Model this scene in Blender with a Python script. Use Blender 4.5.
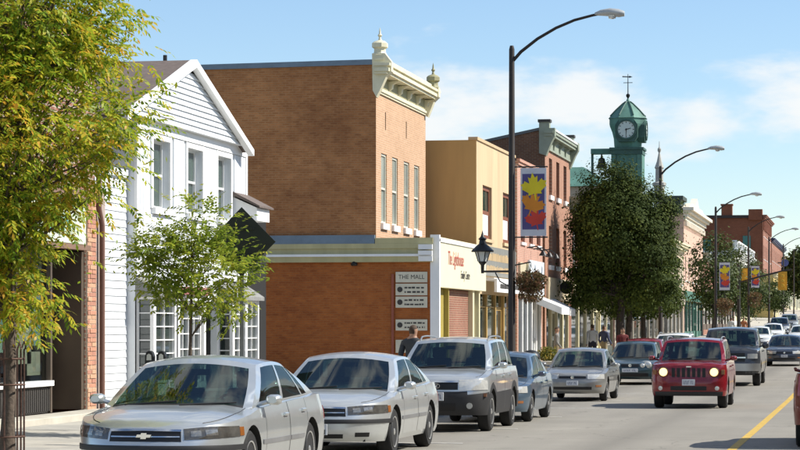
import bpy, bmesh, math, random
from mathutils import Vector, Matrix
R = math.radians
S = bpy.context.scene
COL = S.collection
for o in list(bpy.data.objects):
    bpy.data.objects.remove(o)

# ---------------------------------------------------------------- camera, sky, sun, exposure
cam_d = bpy.data.cameras.new('camera'); cam = bpy.data.objects.new('camera', cam_d); COL.objects.link(cam)
cam.location = (0, 0, 1.8); cam.rotation_euler = (R(90), 0, R(10.896))
cam_d.sensor_width = 36; cam_d.lens = 108; cam_d.shift_y = 0.125
cam_d.clip_start = 0.5; cam_d.clip_end = 9000
S.camera = cam
SUN_EL, SUN_AZ = 42.0, 12.0          # azimuth measured from +X (across the street) towards +Y (down the street)
sd = bpy.data.lights.new('sun', 'SUN'); sd.energy = 4.6; sd.angle = R(0.53); sd.color = (1.0, 0.95, 0.86)
sun = bpy.data.objects.new('sun', sd); COL.objects.link(sun)
sv = Vector((math.cos(R(SUN_EL)) * math.cos(R(SUN_AZ)), math.cos(R(SUN_EL)) * math.sin(R(SUN_AZ)), math.sin(R(SUN_EL))))
sun.rotation_euler = sv.to_track_quat('Z', 'Y').to_euler()
sun.location = (30, 30, 60)
W = bpy.data.worlds.new('World'); S.world = W; W.use_nodes = True
nt = W.node_tree; nt.nodes.clear()
def N(t, kind, **kw):
    n = t.nodes.new(kind)
    for k, v in kw.items():
        if k.startswith('i_'):
            n.inputs[k[2:].replace('_', ' ')].default_value = v
        else:
            setattr(n, k, v)
    return n
def math_n(t, op, a, b=None, clamp=False):
    n = t.nodes.new('ShaderNodeMath'); n.operation = op; n.use_clamp = clamp
    for i, v in enumerate((a, b)):
        if v is None: continue
        if isinstance(v, (int, float)): n.inputs[i].default_value = v
        else: t.links.new(v, n.inputs[i])
    return n.outputs[0]
sky = N(nt, 'ShaderNodeTexSky', sky_type='NISHITA', sun_disc=False)
sky.sun_elevation = R(SUN_EL); sky.sun_rotation = R(90 - SUN_AZ)
sky.air_density = 1.0; sky.dust_density = 0.0; sky.ozone_density = 4.2; sky.altitude = 300
bg = N(nt, 'ShaderNodeBackground'); bg.inputs['Strength'].default_value = 0.108
out = N(nt, 'ShaderNodeOutputWorld')
tc = N(nt, 'ShaderNodeTexCoord')
mp = N(nt, 'ShaderNodeMapping'); mp.inputs['Scale'].default_value = (1, 1, 2.6); mp.inputs['Location'].default_value = (1.19, 1.11, 3.334)
nt.links.new(tc.outputs['Generated'], mp.inputs['Vector'])
cn = N(nt, 'ShaderNodeTexNoise', i_Scale=7.5, i_Detail=6.0, i_Roughness=0.55)
nt.links.new(mp.outputs[0], cn.inputs['Vector'])
cr = N(nt, 'ShaderNodeMapRange', interpolation_type='SMOOTHSTEP'); cr.inputs['From Min'].default_value = 0.512; cr.inputs['From Max'].default_value = 0.635
cr.inputs['To Max'].default_value = 0.95
nt.links.new(cn.outputs['Fac'], cr.inputs['Value'])
mx = N(nt, 'ShaderNodeMix', data_type='RGBA')
mx.inputs[7].default_value = (5.7, 5.85, 5.9, 1)
tn = N(nt, 'ShaderNodeVectorMath', operation='MULTIPLY'); tn.inputs[1].default_value = (0.95, 0.94, 0.94)
nt.links.new(sky.outputs[0], tn.inputs[0])
nt.links.new(cr.outputs[0], mx.inputs[0]); nt.links.new(tn.outputs[0], mx.inputs[6])
nt.links.new(mx.outputs[2], bg.inputs['Color']); nt.links.new(bg.outputs[0], out.inputs['Surface'])
S.view_settings.view_transform = 'Standard'; S.view_settings.look = 'None'; S.view_settings.gamma = 1
S.view_settings.exposure = 0.62

# ---------------------------------------------------------------- materials
MATS = {}
def new_mat(name):
    m = bpy.data.materials.new(name); m.use_nodes = True
    MATS[name] = m
    return m, m.node_tree, m.node_tree.nodes['Principled BSDF']
def M(name, col, rough=0.7, metal=0.0, var=0.12, scale=2.0, bump=0.0, bscale=60, coat=0.0, spec=0.5, streak=False):
    if name in MATS: return MATS[name]
    m, t, b = new_mat(name)
    b.inputs['Roughness'].default_value = rough; b.inputs['Metallic'].default_value = metal
    b.inputs['Coat Weight'].default_value = coat; b.inputs['Coat Roughness'].default_value = 0.04
    b.inputs['Specular IOR Level'].default_value = spec
    g = N(t, 'ShaderNodeNewGeometry')
    no = N(t, 'ShaderNodeTexNoise', i_Scale=scale, i_Detail=5.0, i_Roughness=0.6)
    if streak:
        mm = N(t, 'ShaderNodeMapping'); mm.inputs['Scale'].default_value = (1, 1, 0.15)
        t.links.new(g.outputs['Position'], mm.inputs[0]); t.links.new(mm.outputs[0], no.inputs['Vector'])
    else:
        t.links.new(g.outputs['Position'], no.inputs['Vector'])
    mr = N(t, 'ShaderNodeMapRange'); mr.inputs['From Min'].default_value = 0.3; mr.inputs['From Max'].default_value = 0.7
    mr.inputs['To Min'].default_value = 1 - var; mr.inputs['To Max'].default_value = 1 + var
    t.links.new(no.outputs['Fac'], mr.inputs['Value'])
    vm = N(t, 'ShaderNodeVectorMath', operation='SCALE'); vm.inputs[0].default_value = col[:3]
    t.links.new(mr.outputs[0], vm.inputs['Scale']); t.links.new(vm.outputs[0], b.inputs['Base Color'])
    if bump:
        n2 = N(t, 'ShaderNodeTexNoise', i_Scale=bscale, i_Detail=3.0)
        t.links.new(g.outputs['Position'], n2.inputs['Vector'])
        bp = N(t, 'ShaderNodeBump', i_Strength=bump, i_Distance=0.02)
        t.links.new(n2.outputs['Fac'], bp.inputs['Height']); t.links.new(bp.outputs[0], b.inputs['Normal'])
    return m
def brick(name, c1, c2, mortar, axis='y', bw=0.23, bh=0.075, stain=0.35, mort=0.012, soot=(0.6, 0.55, 0.5)):
    if name in MATS: return MATS[name]
    m, t, b = new_mat(name)
    b.inputs['Roughness'].default_value = 0.88
    g = N(t, 'ShaderNodeNewGeometry')
    sp = N(t, 'ShaderNodeSeparateXYZ'); t.links.new(g.outputs['Position'], sp.inputs[0])
    cb = N(t, 'ShaderNodeCombineXYZ')
    t.links.new(sp.outputs['X' if axis == 'x' else 'Y'], cb.inputs[0]); t.links.new(sp.outputs['Z'], cb.inputs[1])
    bt = N(t, 'ShaderNodeTexBrick'); bt.inputs['Scale'].default_value = 1.0
    bt.inputs['Color1'].default_value = (*c1, 1); bt.inputs['Color2'].default_value = (*c2, 1); bt.inputs['Mortar'].default_value = (*mortar, 1)
    bt.inputs['Mortar Size'].default_value = mort; bt.inputs['Brick Width'].default_value = bw; bt.inputs['Row Height'].default_value = bh
    t.links.new(cb.outputs[0], bt.inputs['Vector'])
    # courses weather differently: stretched noise, then broad stains
    mm = N(t, 'ShaderNodeMapping'); mm.inputs['Scale'].default_value = (2.2, 2.2, 3.4)
    t.links.new(g.outputs['Position'], mm.inputs[0])
    n1 = N(t, 'ShaderNodeTexNoise', i_Scale=1.0, i_Detail=7.0, i_Roughness=0.75); t.links.new(mm.outputs[0], n1.inputs['Vector'])
    n2 = N(t, 'ShaderNodeTexNoise', i_Scale=0.45, i_Detail=4.0); t.links.new(g.outputs['Position'], n2.inputs['Vector'])
    ad = math_n(t, 'ADD', n1.outputs['Fac'], n2.outputs['Fac'])
    mr = N(t, 'ShaderNodeMapRange'); mr.inputs['From Min'].default_value = 0.75; mr.inputs['From Max'].default_value = 1.25
    t.links.new(ad, mr.inputs['Value'])
    mi = N(t, 'ShaderNodeMix', data_type='RGBA', blend_type='MULTIPLY'); mi.inputs[7].default_value = (*soot, 1)
    inv = math_n(t, 'MULTIPLY', math_n(t, 'SUBTRACT', 1.0, mr.outputs[0]), stain * 2.3, True)
    t.links.new(inv, mi.inputs[0]); t.links.new(bt.outputs['Color'], mi.inputs[6]); t.links.new(mi.outputs[2], b.inputs['Base Color'])
    bp = N(t, 'ShaderNodeBump', i_Strength=0.5, i_Distance=0.01); bp.invert = True
    t.links.new(bt.outputs['Fac'], bp.inputs['Height']); t.links.new(bp.outputs[0], b.inputs['Normal'])
    return m
def glass(name, tint, refl=0.12, opac=0.25, rough=0.02):
    """see-through pane: tinted transparency under a mirror coat"""
    if name in MATS: return MATS[name]
    m, t, b = new_mat(name); t.nodes.remove(b)
    o = [n for n in t.nodes if n.type == 'OUTPUT_MATERIAL'][0]
    tr = N(t, 'ShaderNodeBsdfTransparent'); tr.inputs[0].default_value = (*tint, 1)
    gl = N(t, 'ShaderNodeBsdfGlossy'); gl.inputs['Roughness'].default_value = rough; gl.inputs[0].default_value = (0.95, 1, 0.98, 1)
    fr = N(t, 'ShaderNodeLayerWeight', i_Blend=0.25)
    f2 = math_n(t, 'ADD', math_n(t, 'MULTIPLY', fr.outputs['Facing'], 0.30), refl, True)
    mi = N(t, 'ShaderNodeMixShader'); t.links.new(f2, mi.inputs[0]); t.links.new(tr.outputs[0], mi.inputs[1]); t.links.new(gl.outputs[0], mi.inputs[2])
    t.links.new(mi.outputs[0], o.inputs[0])
    return m
def pane_mat(name, col, var=0.3, scale=1.2, rough=0.06):
    return M(name, col, rough, 0.0, var, scale, coat=0.3, spec=0.8)
def paint(name, col, metal=0.5, rough=0.32):
    m = M(name, col, rough, metal, 0.04, 3.0, coat=0.7, spec=0.5)
    return m
def glow(name, col, strength):
    if name in MATS: return MATS[name]
    m, t, b = new_mat(name)
    b.inputs['Base Color'].default_value = (*col, 1); b.inputs['Emission Color'].default_value = (*col, 1); b.inputs['Emission Strength'].default_value = strength
    return m
def leaf_mat(name, cols, trans=0.35, rough=0.55, spread=0.6, nscale=1.4):
    if name in MATS: return MATS[name]
    m, t, b = new_mat(name)
    o = [n for n in t.nodes if n.type == 'OUTPUT_MATERIAL'][0]
    g = N(t, 'ShaderNodeNewGeometry')
    cr = N(t, 'ShaderNodeValToRGB'); cr.color_ramp.interpolation = 'LINEAR'
    e = cr.color_ramp.elements
    while len(e) < len(cols): e.new(0.5)
    for i, c in enumerate(cols):
        e[i].position = i / (len(cols) - 1); e[i].color = (*c, 1)
    n1 = N(t, 'ShaderNodeTexNoise', i_Scale=nscale, i_Detail=3.0); t.links.new(g.outputs['Position'], n1.inputs['Vector'])
    f = math_n(t, 'ADD', math_n(t, 'MULTIPLY', g.outputs['Random Per Island'], spread), math_n(t, 'MULTIPLY', math_n(t, 'SUBTRACT', n1.outputs['Fac'], 0.3), 1.0), True)
    t.links.new(f, cr.inputs[0]); t.links.new(cr.outputs[0], b.inputs['Base Color'])
    b.inputs['Roughness'].default_value = rough; b.inputs['Specular IOR Level'].default_value = 0.18
    tl = N(t, 'ShaderNodeBsdfTranslucent'); t.links.new(cr.outputs[0], tl.inputs[0])
    mi = N(t, 'ShaderNodeMixShader', i_Fac=trans); t.links.new(b.outputs[0], mi.inputs[1]); t.links.new(tl.outputs[0], mi.inputs[2])
    t.links.new(mi.outputs[0], o.inputs[0])
    return m

# ---------------------------------------------------------------- mesh and object helpers
class MB:
    def __init__(s): s.v = []; s.f = []; s.m = []
    def add(s, vs, fs, mi=0):
        k = len(s.v); s.v += [tuple(p) for p in vs]
        for f in fs: s.f.append(tuple(i + k for i in f)); s.m.append(mi)
        return s
    def box(s, x0, x1, y0, y1, z0, z1, mi=0):
        vs = [(x, y, z) for z in (z0, z1) for y in (y0, y1) for x in (x0, x1)]
        return s.add(vs, [(0, 2, 3, 1), (4, 5, 7, 6), (0, 1, 5, 4), (2, 6, 7, 3), (0, 4, 6, 2), (1, 3, 7, 5)], mi)
    def mbox(s, m, a0, a1, b0, b1, d0, d1, mi=0):
        vs = [m(a, b, d) for b in (b0, b1) for d in (d0, d1) for a in (a0, a1)]
        return s.add(vs, [(0, 2, 3, 1), (4, 5, 7, 6), (0, 1, 5, 4), (2, 6, 7, 3), (0, 4, 6, 2), (1, 3, 7, 5)], mi)
    def poly(s, m, pts, d0, d1, mi=0):
        """a flat outline (a,b) given thickness from d0 to d1"""
        n = len(pts)
        vs = [m(a, b, d0) for a, b in pts] + [m(a, b, d1) for a, b in pts]
        fs = [tuple(range(n)), tuple(range(2 * n - 1, n - 1, -1))] + [(i, (i + 1) % n, n + (i + 1) % n, n + i) for i in range(n)]
        return s.add(vs, fs, mi)
    def tube(s, pts, rs, n=8, mi=0, cap=True):
        pts = [Vector(p) for p in pts]
        if isinstance(rs, (int, float)): rs = [rs] * len(pts)
        vs = []; ref = None
        for i, p in enumerate(pts):
            d = (pts[min(i + 1, len(pts) - 1)] - pts[max(i - 1, 0)]).normalized()
            if ref is None or abs(ref.dot(d)) > 0.95: ref = Vector((0, 0, 1)) if abs(d.z) < 0.9 else Vector((1, 0, 0))
            u = d.cross(ref).normalized(); w = d.cross(u); ref = u.cross(d)
            for k in range(n):
                a = 2 * math.pi * k / n
                vs.append(p + (u * math.cos(a) + w * math.sin(a)) * rs[i])
        fs = [(i * n + k, i * n + (k + 1) % n, (i + 1) * n + (k + 1) % n, (i + 1) * n + k) for i in range(len(pts) - 1) for k in range(n)]
        if cap: fs += [tuple(range(n - 1, -1, -1)), tuple(range((len(pts) - 1) * n, len(pts) * n))]
        return s.add(vs, fs, mi)
    def lathe(s, prof, c, n=16, axis='z', mi=0, a0=0.0):
        vs = []
        for r, h in prof:
            for k in range(n):
                a = 2 * math.pi * k / n + a0
                p = (r * math.cos(a), r * math.sin(a), h)
                if axis == 'x': p = (h, r * math.cos(a), r * math.sin(a))
                if axis == 'y': p = (r * math.cos(a), h, r * math.sin(a))
                vs.append((c[0] + p[0], c[1] + p[1], c[2] + p[2]))
        L = len(prof)
        fs = [(i * n + k, i * n + (k + 1) % n, (i + 1) * n + (k + 1) % n, (i + 1) * n + k) for i in range(L - 1) for k in range(n)]
        fs += [tuple(range(n - 1, -1, -1)), tuple(range((L - 1) * n, L * n))]
        return s.add(vs, fs, mi)
    def grid(s, P, nu, nv, mi=0):
        vs = [P(i, j) for j in range(nv + 1) for i in range(nu + 1)]
        fs = [(j * (nu + 1) + i, j * (nu + 1) + i + 1, (j + 1) * (nu + 1) + i + 1, (j + 1) * (nu + 1) + i) for j in range(nv) for i in range(nu)]
        return s.add(vs, fs, mi)
    def mesh(s, name, mats, off=(0, 0, 0), smooth=None, fix=True, weld=False):
        me = bpy.data.meshes.new(name)
        v = [(p[0] - off[0], p[1] - off[1], p[2] - off[2]) for p in s.v]
        me.from_pydata(v, [], s.f)
        for mm in (mats if isinstance(mats, (list, tuple)) else [mats]): me.materials.append(mm)
        if any(s.m): me.polygons.foreach_set('material_index', s.m)
        if fix and len(s.f) < 20000:
            bm = bmesh.new(); bm.from_mesh(me)
            if weld: bmesh.ops.remove_doubles(bm, verts=bm.verts, dist=1e-4)
            bmesh.ops.recalc_face_normals(bm, faces=bm.faces); bm.to_mesh(me); bm.free()
        if smooth is not None:
            me.polygons.foreach_set('use_smooth', [True] * len(me.polygons))
            if smooth < 180: me.set_sharp_from_angle(angle=R(smooth))
        me.update()
        return me
    def build(s, name, mats, parent=None, smooth=None, local=False, bevel=0, fix=True, weld=False):
        off = (0, 0, 0)
        if parent is not None and not local: off = wloc(parent)
        elif parent is None: off = (0, 0, 0)
        o = bpy.data.objects.new(name, s.mesh(name, mats, off, smooth, fix, weld)); COL.objects.link(o)
        o.parent = parent
        if bevel:
            b = o.modifiers.new('bevel', 'BEVEL'); b.width = bevel; b.segments = 2; b.limit_method = 'ANGLE'
        return o
def wloc(o):
    p = Vector((0, 0, 0))
    while o is not None: p += o.location; o = o.parent
    return p
def thing(name, label, cat, loc=(0, 0, 0), rz=0.0, group=None):
    o = bpy.data.objects.new(name, None); COL.objects.link(o); o.empty_display_size = 0.2
    o.location = loc; o.rotation_euler = (0, 0, rz)
    return tag(o, label, cat, group)
def tag(o, label, cat, group=None, kind=None):
    if label: o['label'] = label
    if cat: o['category'] = cat
    if group: o['group'] = group
    if kind: o['kind'] = kind
    return o
def structure(o, label=None):
    o['kind'] = 'structure'
    if label: o['label'] = label
    return o
def inst(mesh, name, parent, loc, scale=(1, 1, 1), rot=(0, 0, 0)):
    o = bpy.data.objects.new(name, mesh); COL.objects.link(o); o.parent = parent
    p = Vector(loc) - (wloc(parent) if parent else Vector((0, 0, 0)))
    o.location = p; o.scale = scale; o.rotation_euler = rot
    return o
def copy_tree(o, parent=None):
    c = o.copy(); COL.objects.link(c); c.parent = parent
    for ch in o.children: copy_tree(ch, c)
    return c
def fx(X): return lambda a, b, d: (X - d, a, b)          # wall facing the street (+X): a = Y, b = Z, d = depth inwards
def fy(Y): return lambda a, b, d: (a, Y + d, b)          # wall facing the camera (-Y): a = X, b = Z
def text_mesh(txt, size, font_space=1.0, extrude=0.004, shear=0.0, align='CENTER'):
    cu = bpy.data.curves.new('lettering', 'FONT'); cu.body = txt; cu.size = size; cu.extrude = extrude
    cu.align_x = align; cu.align_y = 'CENTER'; cu.space_character = font_space; cu.shear = shear; cu.resolution_u = 3
    ob = bpy.data.objects.new('lettering', cu); COL.objects.link(ob)
    me = bpy.data.meshes.new_from_object(ob.evaluated_get(bpy.context.evaluated_depsgraph_get()))
    bpy.data.objects.remove(ob); bpy.data.curves.remove(cu)
    return me
def text_on(txt, size, mat, parent, m, a, b, d, sx=1.0, name='lettering', **kw):
    """lettering lying on a wall mapped by m, centred at (a,b)"""
    me = text_mesh(txt, size, **kw); me.materials.clear(); me.materials.append(mat)
    off = wloc(parent)
    for v in me.vertices:
        p = m(a + v.co.x * sx, b + v.co.y, d - v.co.z)
        v.co = (p[0] - off[0], p[1] - off[1], p[2] - off[2])
    o = bpy.data.objects.new(name, me); COL.objects.link(o); o.parent = parent
    return o
ZP = [(-60, 0.0), (25, 0.0), (45, -0.12), (65, -0.2), (100, -0.18), (130, -0.05), (160, 0.15), (205, 0.6), (251, 1.4), (297, 2.2), (343, 3.0), (450, 4.4), (600, 5.4), (900, 6.0), (6000, 6.0)]
def zr(y):
    """height of the road: it dips a little and then climbs towards the end of the street"""
    for (a, za), (b, zb) in zip(ZP, ZP[1:]):
        if y <= b:
            return za + (zb - za) * (y - a) / (b - a)
    return 6.0
def zs(y, x=-13.6):   # top of the pavement, falling towards the kerb
    return zr(y) + 0.15 + 0.022 * max(0.0, min(5.0, -9.0 - x))
# shared materials
WHITE = M('white_paint', (0.68, 0.705, 0.72), 0.6, 0, 0.09, 2.5, bump=0.08, streak=True)
TRIM = M('white_trim', (0.80, 0.80, 0.78), 0.5, 0, 0.04)
CREAM = M('cream_paint', (0.62, 0.56, 0.36), 0.6, 0, 0.10, 1.2, streak=True)
BLACK = M('black_iron', (0.012, 0.012, 0.012), 0.45, 0.2, 0.2)
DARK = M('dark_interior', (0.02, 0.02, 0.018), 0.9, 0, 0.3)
POLE = M('bronze_pole', (0.030, 0.022, 0.016), 0.5, 0.3, 0.2)
GREY = M('grey_metal', (0.25, 0.26, 0.26), 0.45, 0.6, 0.15)
RUBBER = M('tyre_rubber', (0.015, 0.015, 0.015), 0.85, 0, 0.2, 20)
SHOP = pane_mat('shop_glass', (0.035, 0.045, 0.042), 0.6, 1.8, 0.04)
PALE = pane_mat('blind_pane', (0.30, 0.33, 0.29), 0.25, 0.8, 0.12)
PALE2 = pane_mat('curtained_pane', (0.20, 0.24, 0.22), 0.35, 1.5, 0.1)
CLEAR = glass('clear_shop_glass', (0.75, 0.8, 0.78), 0.08)
# ---------------------------------------------------------------- ground, road, pavement
def asphalt(name, c, cracks=True):
    m, t, b = new_mat(name)
    b.inputs['Roughness'].default_value = 0.9
    g = N(t, 'ShaderNodeNewGeometry')
    fine = N(t, 'ShaderNodeTexNoise', i_Scale=38.0, i_Detail=4.0, i_Roughness=0.75); t.links.new(g.outputs['Position'], fine.inputs['Vector'])
    mm = N(t, 'ShaderNodeMapping'); mm.inputs['Scale'].default_value = (1.2, 0.10, 1)
    t.links.new(g.outputs['Position'], mm.inputs[0])
    track = N(t, 'ShaderNodeTexNoise', i_Scale=1.0, i_Detail=4.0); t.links.new(mm.outputs[0], track.inputs['Vector'])
    patch = N(t, 'ShaderNodeTexNoise', i_Scale=0.35, i_Detail=5.0, i_Roughness=0.65); t.links.new(g.outputs['Position'], patch.inputs['Vector'])
    s1 = math_n(t, 'ADD', math_n(t, 'MULTIPLY', fine.outputs['Fac'], 0.5), math_n(t, 'MULTIPLY', track.outputs['Fac'], 0.45))
    s2 = math_n(t, 'ADD', s1, math_n(t, 'MULTIPLY', patch.outputs['Fac'], 0.5))
    mr = N(t, 'ShaderNodeMapRange'); mr.inputs['From Min'].default_value = 0.45; mr.inputs['From Max'].default_value = 1.0
    mr.inputs['To Min'].default_value = 0.72; mr.inputs['To Max'].default_value = 1.22
    t.links.new(s2, mr.inputs['Value'])
    fac = mr.outputs[0]
    if cracks:
        sx = N(t, 'ShaderNodeSeparateXYZ'); t.links.new(g.outputs['Position'], sx.inputs[0])
        for xc, wd, dep in ((-3.9, .7, .24), (-7.4, .9, .30), (0.3, .55, .16)):     # oil dropped along the lanes and stalls
            e = math_n(t, 'SUBTRACT', 1.0, math_n(t, 'DIVIDE', math_n(t, 'ABSOLUTE', math_n(t, 'SUBTRACT', sx.outputs[0], xc)), wd), True)
            e = math_n(t, 'MULTIPLY', math_n(t, 'MULTIPLY', e, patch.outputs['Fac']), dep * 2)
            fac = math_n(t, 'MULTIPLY', fac, math_n(t, 'SUBTRACT', 1.0, e))
    if cracks:
        wob = N(t, 'ShaderNodeTexNoise', i_Scale=1.6, i_Detail=4.0); t.links.new(g.outputs['Position'], wob.inputs['Vector'])
        vm = N(t, 'ShaderNodeVectorMath', operation='ADD'); t.links.new(g.outputs['Position'], vm.inputs[0]); t.links.new(wob.outputs['Color'], vm.inputs[1])
        vo = N(t, 'ShaderNodeTexVoronoi', feature='DISTANCE_TO_EDGE', i_Scale=0.23); t.links.new(vm.outputs[0], vo.inputs['Vector'])
        ck = N(t, 'ShaderNodeMapRange'); ck.inputs['From Min'].default_value = 0.002; ck.inputs['From Max'].default_value = 0.007
        ck.inputs['To Min'].default_value = 0.74
        t.links.new(vo.outputs['Distance'], ck.inputs['Value'])
        fac = math_n(t, 'MULTIPLY', fac, ck.outputs[0])
    sc = N(t, 'ShaderNodeVectorMath', operation='SCALE'); sc.inputs[0].default_value = c
    t.links.new(fac, sc.inputs['Scale']); t.links.new(sc.outputs[0], b.inputs['Base Color'])
    bp = N(t, 'ShaderNodeBump', i_Strength=0.35, i_Distance=0.01); t.links.new(fine.outputs['Fac'], bp.inputs['Height']); t.links.new(bp.outputs[0], b.inputs['Normal'])
    return m
ASPH = asphalt('worn_asphalt', (0.245, 0.228, 0.193))
LOT = asphalt('lot_asphalt', (0.27, 0.25, 0.21))
CONC = M('pavement_concrete', (0.42, 0.39, 0.33), 0.9, 0, 0.16, 1.6, bump=0.25, bscale=50)
KERBM = M('kerb_concrete', (0.40, 0.38, 0.33), 0.9, 0, 0.18, 2.5, bump=0.2)
EARTH = M('earth', (0.10, 0.10, 0.06), 0.95, 0, 0.3, 0.05)
YEL = M('yellow_line_paint', (0.50, 0.33, 0.06), 0.8, 0, 0.28, 9.0)
LINE = M('white_line_paint', (0.55, 0.54, 0.50), 0.8, 0, 0.25, 8.0)
YS = [-30] + [y for y in range(0, 130, 5)] + [y for y in range(130, 360, 10)] + [400, 450, 525, 600, 750, 900]
def strip(name, x0, x1, dz0, dz1, mat, ys=None, nx=1):
    mb = MB(); ys = ys or YS
    for a, b in zip(ys, ys[1:]):
        for i in range(nx):
            u, w = x0 + (x1 - x0) * i / nx, x0 + (x1 - x0) * (i + 1) / nx
            p, q = dz0 + (dz1 - dz0) * i / nx, dz0 + (dz1 - dz0) * (i + 1) / nx
            mb.add([(u, a, zr(a) + p), (w, a, zr(a) + q), (w, b, zr(b) + q), (u, b, zr(b) + p)], [(0, 1, 2, 3)])
    return mb.build(name, mat, None, fix=False, weld=False)
gy = [-400] + YS + [1500, 3000, 6500]
structure(strip('ground', -2500, 2500, -0.25, -0.25, EARTH, gy))
structure(strip('road', -9.0, 4.6, 0.0, 0.0, ASPH))
structure(strip('centre_line', -1.98, -1.84, 0.004, 0.004, YEL))
# stall marks between the parked cars
for i, y in enumerate((24.2, 30.6, 37.4, 43.6, 50.2, 56.4, 63, 69.5)):
    mb = MB(); z = zr(y) + 0.005
    mb.add([(-8.6, y, z), (-6.2, y, z), (-6.2, y + 0.12, z), (-8.6, y + 0.12, z)], [(0, 1, 2, 3)])
    structure(mb.build('parking_line', LINE, None))
# kerb as real stones, then pavement slabs near the camera and a poured strip beyond
kerb = thing('kerb', None, None, (-8.92, 20, 0)); structure(kerb)
km = MB(); km.box(-0.085, 0.085, 0.01, 1.99, -0.12, 0.15); kme = km.mesh('kerb_stone', KERBM)
for k in range(34):
    y = 12 + 2 * k
    inst(kme, 'kerb_stone', kerb, (-8.92, y, zr(y + 1)), rot=(math.atan2(zr(y + 2) - zr(y), 2), 0, 0))
mb = MB()
for a, b in zip([y for y in YS if y >= 80], [y for y in YS if y > 80]):
    mb.add([(-9, a, zr(a) - 0.1), (-8.84, a, zr(a) - 0.1), (-8.84, a, zr(a) + 0.15), (-9, a, zr(a) + 0.15), (-9, b, zr(b) - 0.1), (-8.84, b, zr(b) - 0.1), (-8.84, b, zr(b) + 0.15), (-9, b, zr(b) + 0.15)],
           [(1, 5, 6, 2), (2, 6, 7, 3)])
far_kerb = mb.build('far_kerb', KERBM, kerb, fix=False); 
pav = structure(strip('pavement', -14.4, -9.0, 0.22, 0.10, CONC, nx=2))
slabs = [MB() for _ in range(3)]
for i, s_ in enumerate(slabs):
    s_.box(0.006, 1.514, 0.006, 1.714, -0.06, 0.03)
sm = [s_.mesh('slab', M('slab_concrete_%s' % 'abc'[i], [(0.36, 0.34, 0.295), (0.32, 0.305, 0.27), (0.385, 0.36, 0.305)][i], 0.9, 0, 0.14, 2.2, bump=0.25, bscale=50)) for i, s_ in enumerate(slabs)]
rnd = random.Random(5)
for r in range(24):
    y = 20 + 1.72 * r
    for c in range(3):
        x = -13.56 + 1.52 * c
        z = zr(y + 0.86) + 0.236 - 0.0224 * (x + 13.56)
        inst(sm[rnd.randrange(3)], 'slab', pav, (x, y, z), rot=(0, 0.0224, 0))
lot = strip('parking_lot', -60, -13.6, 0.20, 0.20, LOT, [52.6, 60, 65, 70, 76.4]); structure(lot)
structure(strip('far_pavement', 4.75, 9.5, 0.14, 0.2, CONC))
fk = strip('far_side_kerb', 4.6, 4.76, 0.15, 0.15, KERBM); structure(fk)

# ---------------------------------------------------------------- vehicles
CARGLASS = glass('car_glass', (0.20, 0.28, 0.26), 0.035)
CHROME = M('chrome', (0.75, 0.76, 0.76), 0.15, 1.0, 0.05)
ALLOY = M('alloy_rim', (0.62, 0.62, 0.60), 0.32, 0.75, 0.08)
PLASTIC = M('black_plastic', (0.02, 0.02, 0.021), 0.55, 0, 0.15)
GRILLE = M('grille_black', (0.008, 0.008, 0.009), 0.4, 0.1, 0.2)
SEAT = M('seat_cloth', (0.11, 0.105, 0.09), 0.9, 0, 0.15)
LENS = M('lamp_lens', (0.62, 0.62, 0.58), 0.08, 0.3, 0.12, 14, coat=1.0)
LENS_D = M('dark_lamp_lens', (0.085, 0.08, 0.07), 0.06, 0.2, 0.35, 9, coat=1.0)
AMBER = M('amber_lens', (0.26, 0.09, 0.02), 0.15, 0, 0.1, coat=1.0)
REDL = M('red_lens', (0.35, 0.015, 0.012), 0.15, 0, 0.1, coat=1.0)
PLATE = M('licence_plate', (0.62, 0.64, 0.66), 0.4, 0, 0.10, 18)
LIT = glow('lit_headlamp', (1.0, 0.66, 0.28), 1.5)
def lerp(a, b, t): return a + (b - a) * t
def interp(pts, x):
    if x <= pts[0][0]: return pts[0][1]
    for (a, p), (b, q) in zip(pts, pts[1:]):
        if x <= b:
            t = (x - a) / (b - a); t2 = t * t * (3 - 2 * t)
            return lerp(p, q, 0.5 * t + 0.5 * t2)
    return pts[-1][1]
WHEELS = {}
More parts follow.
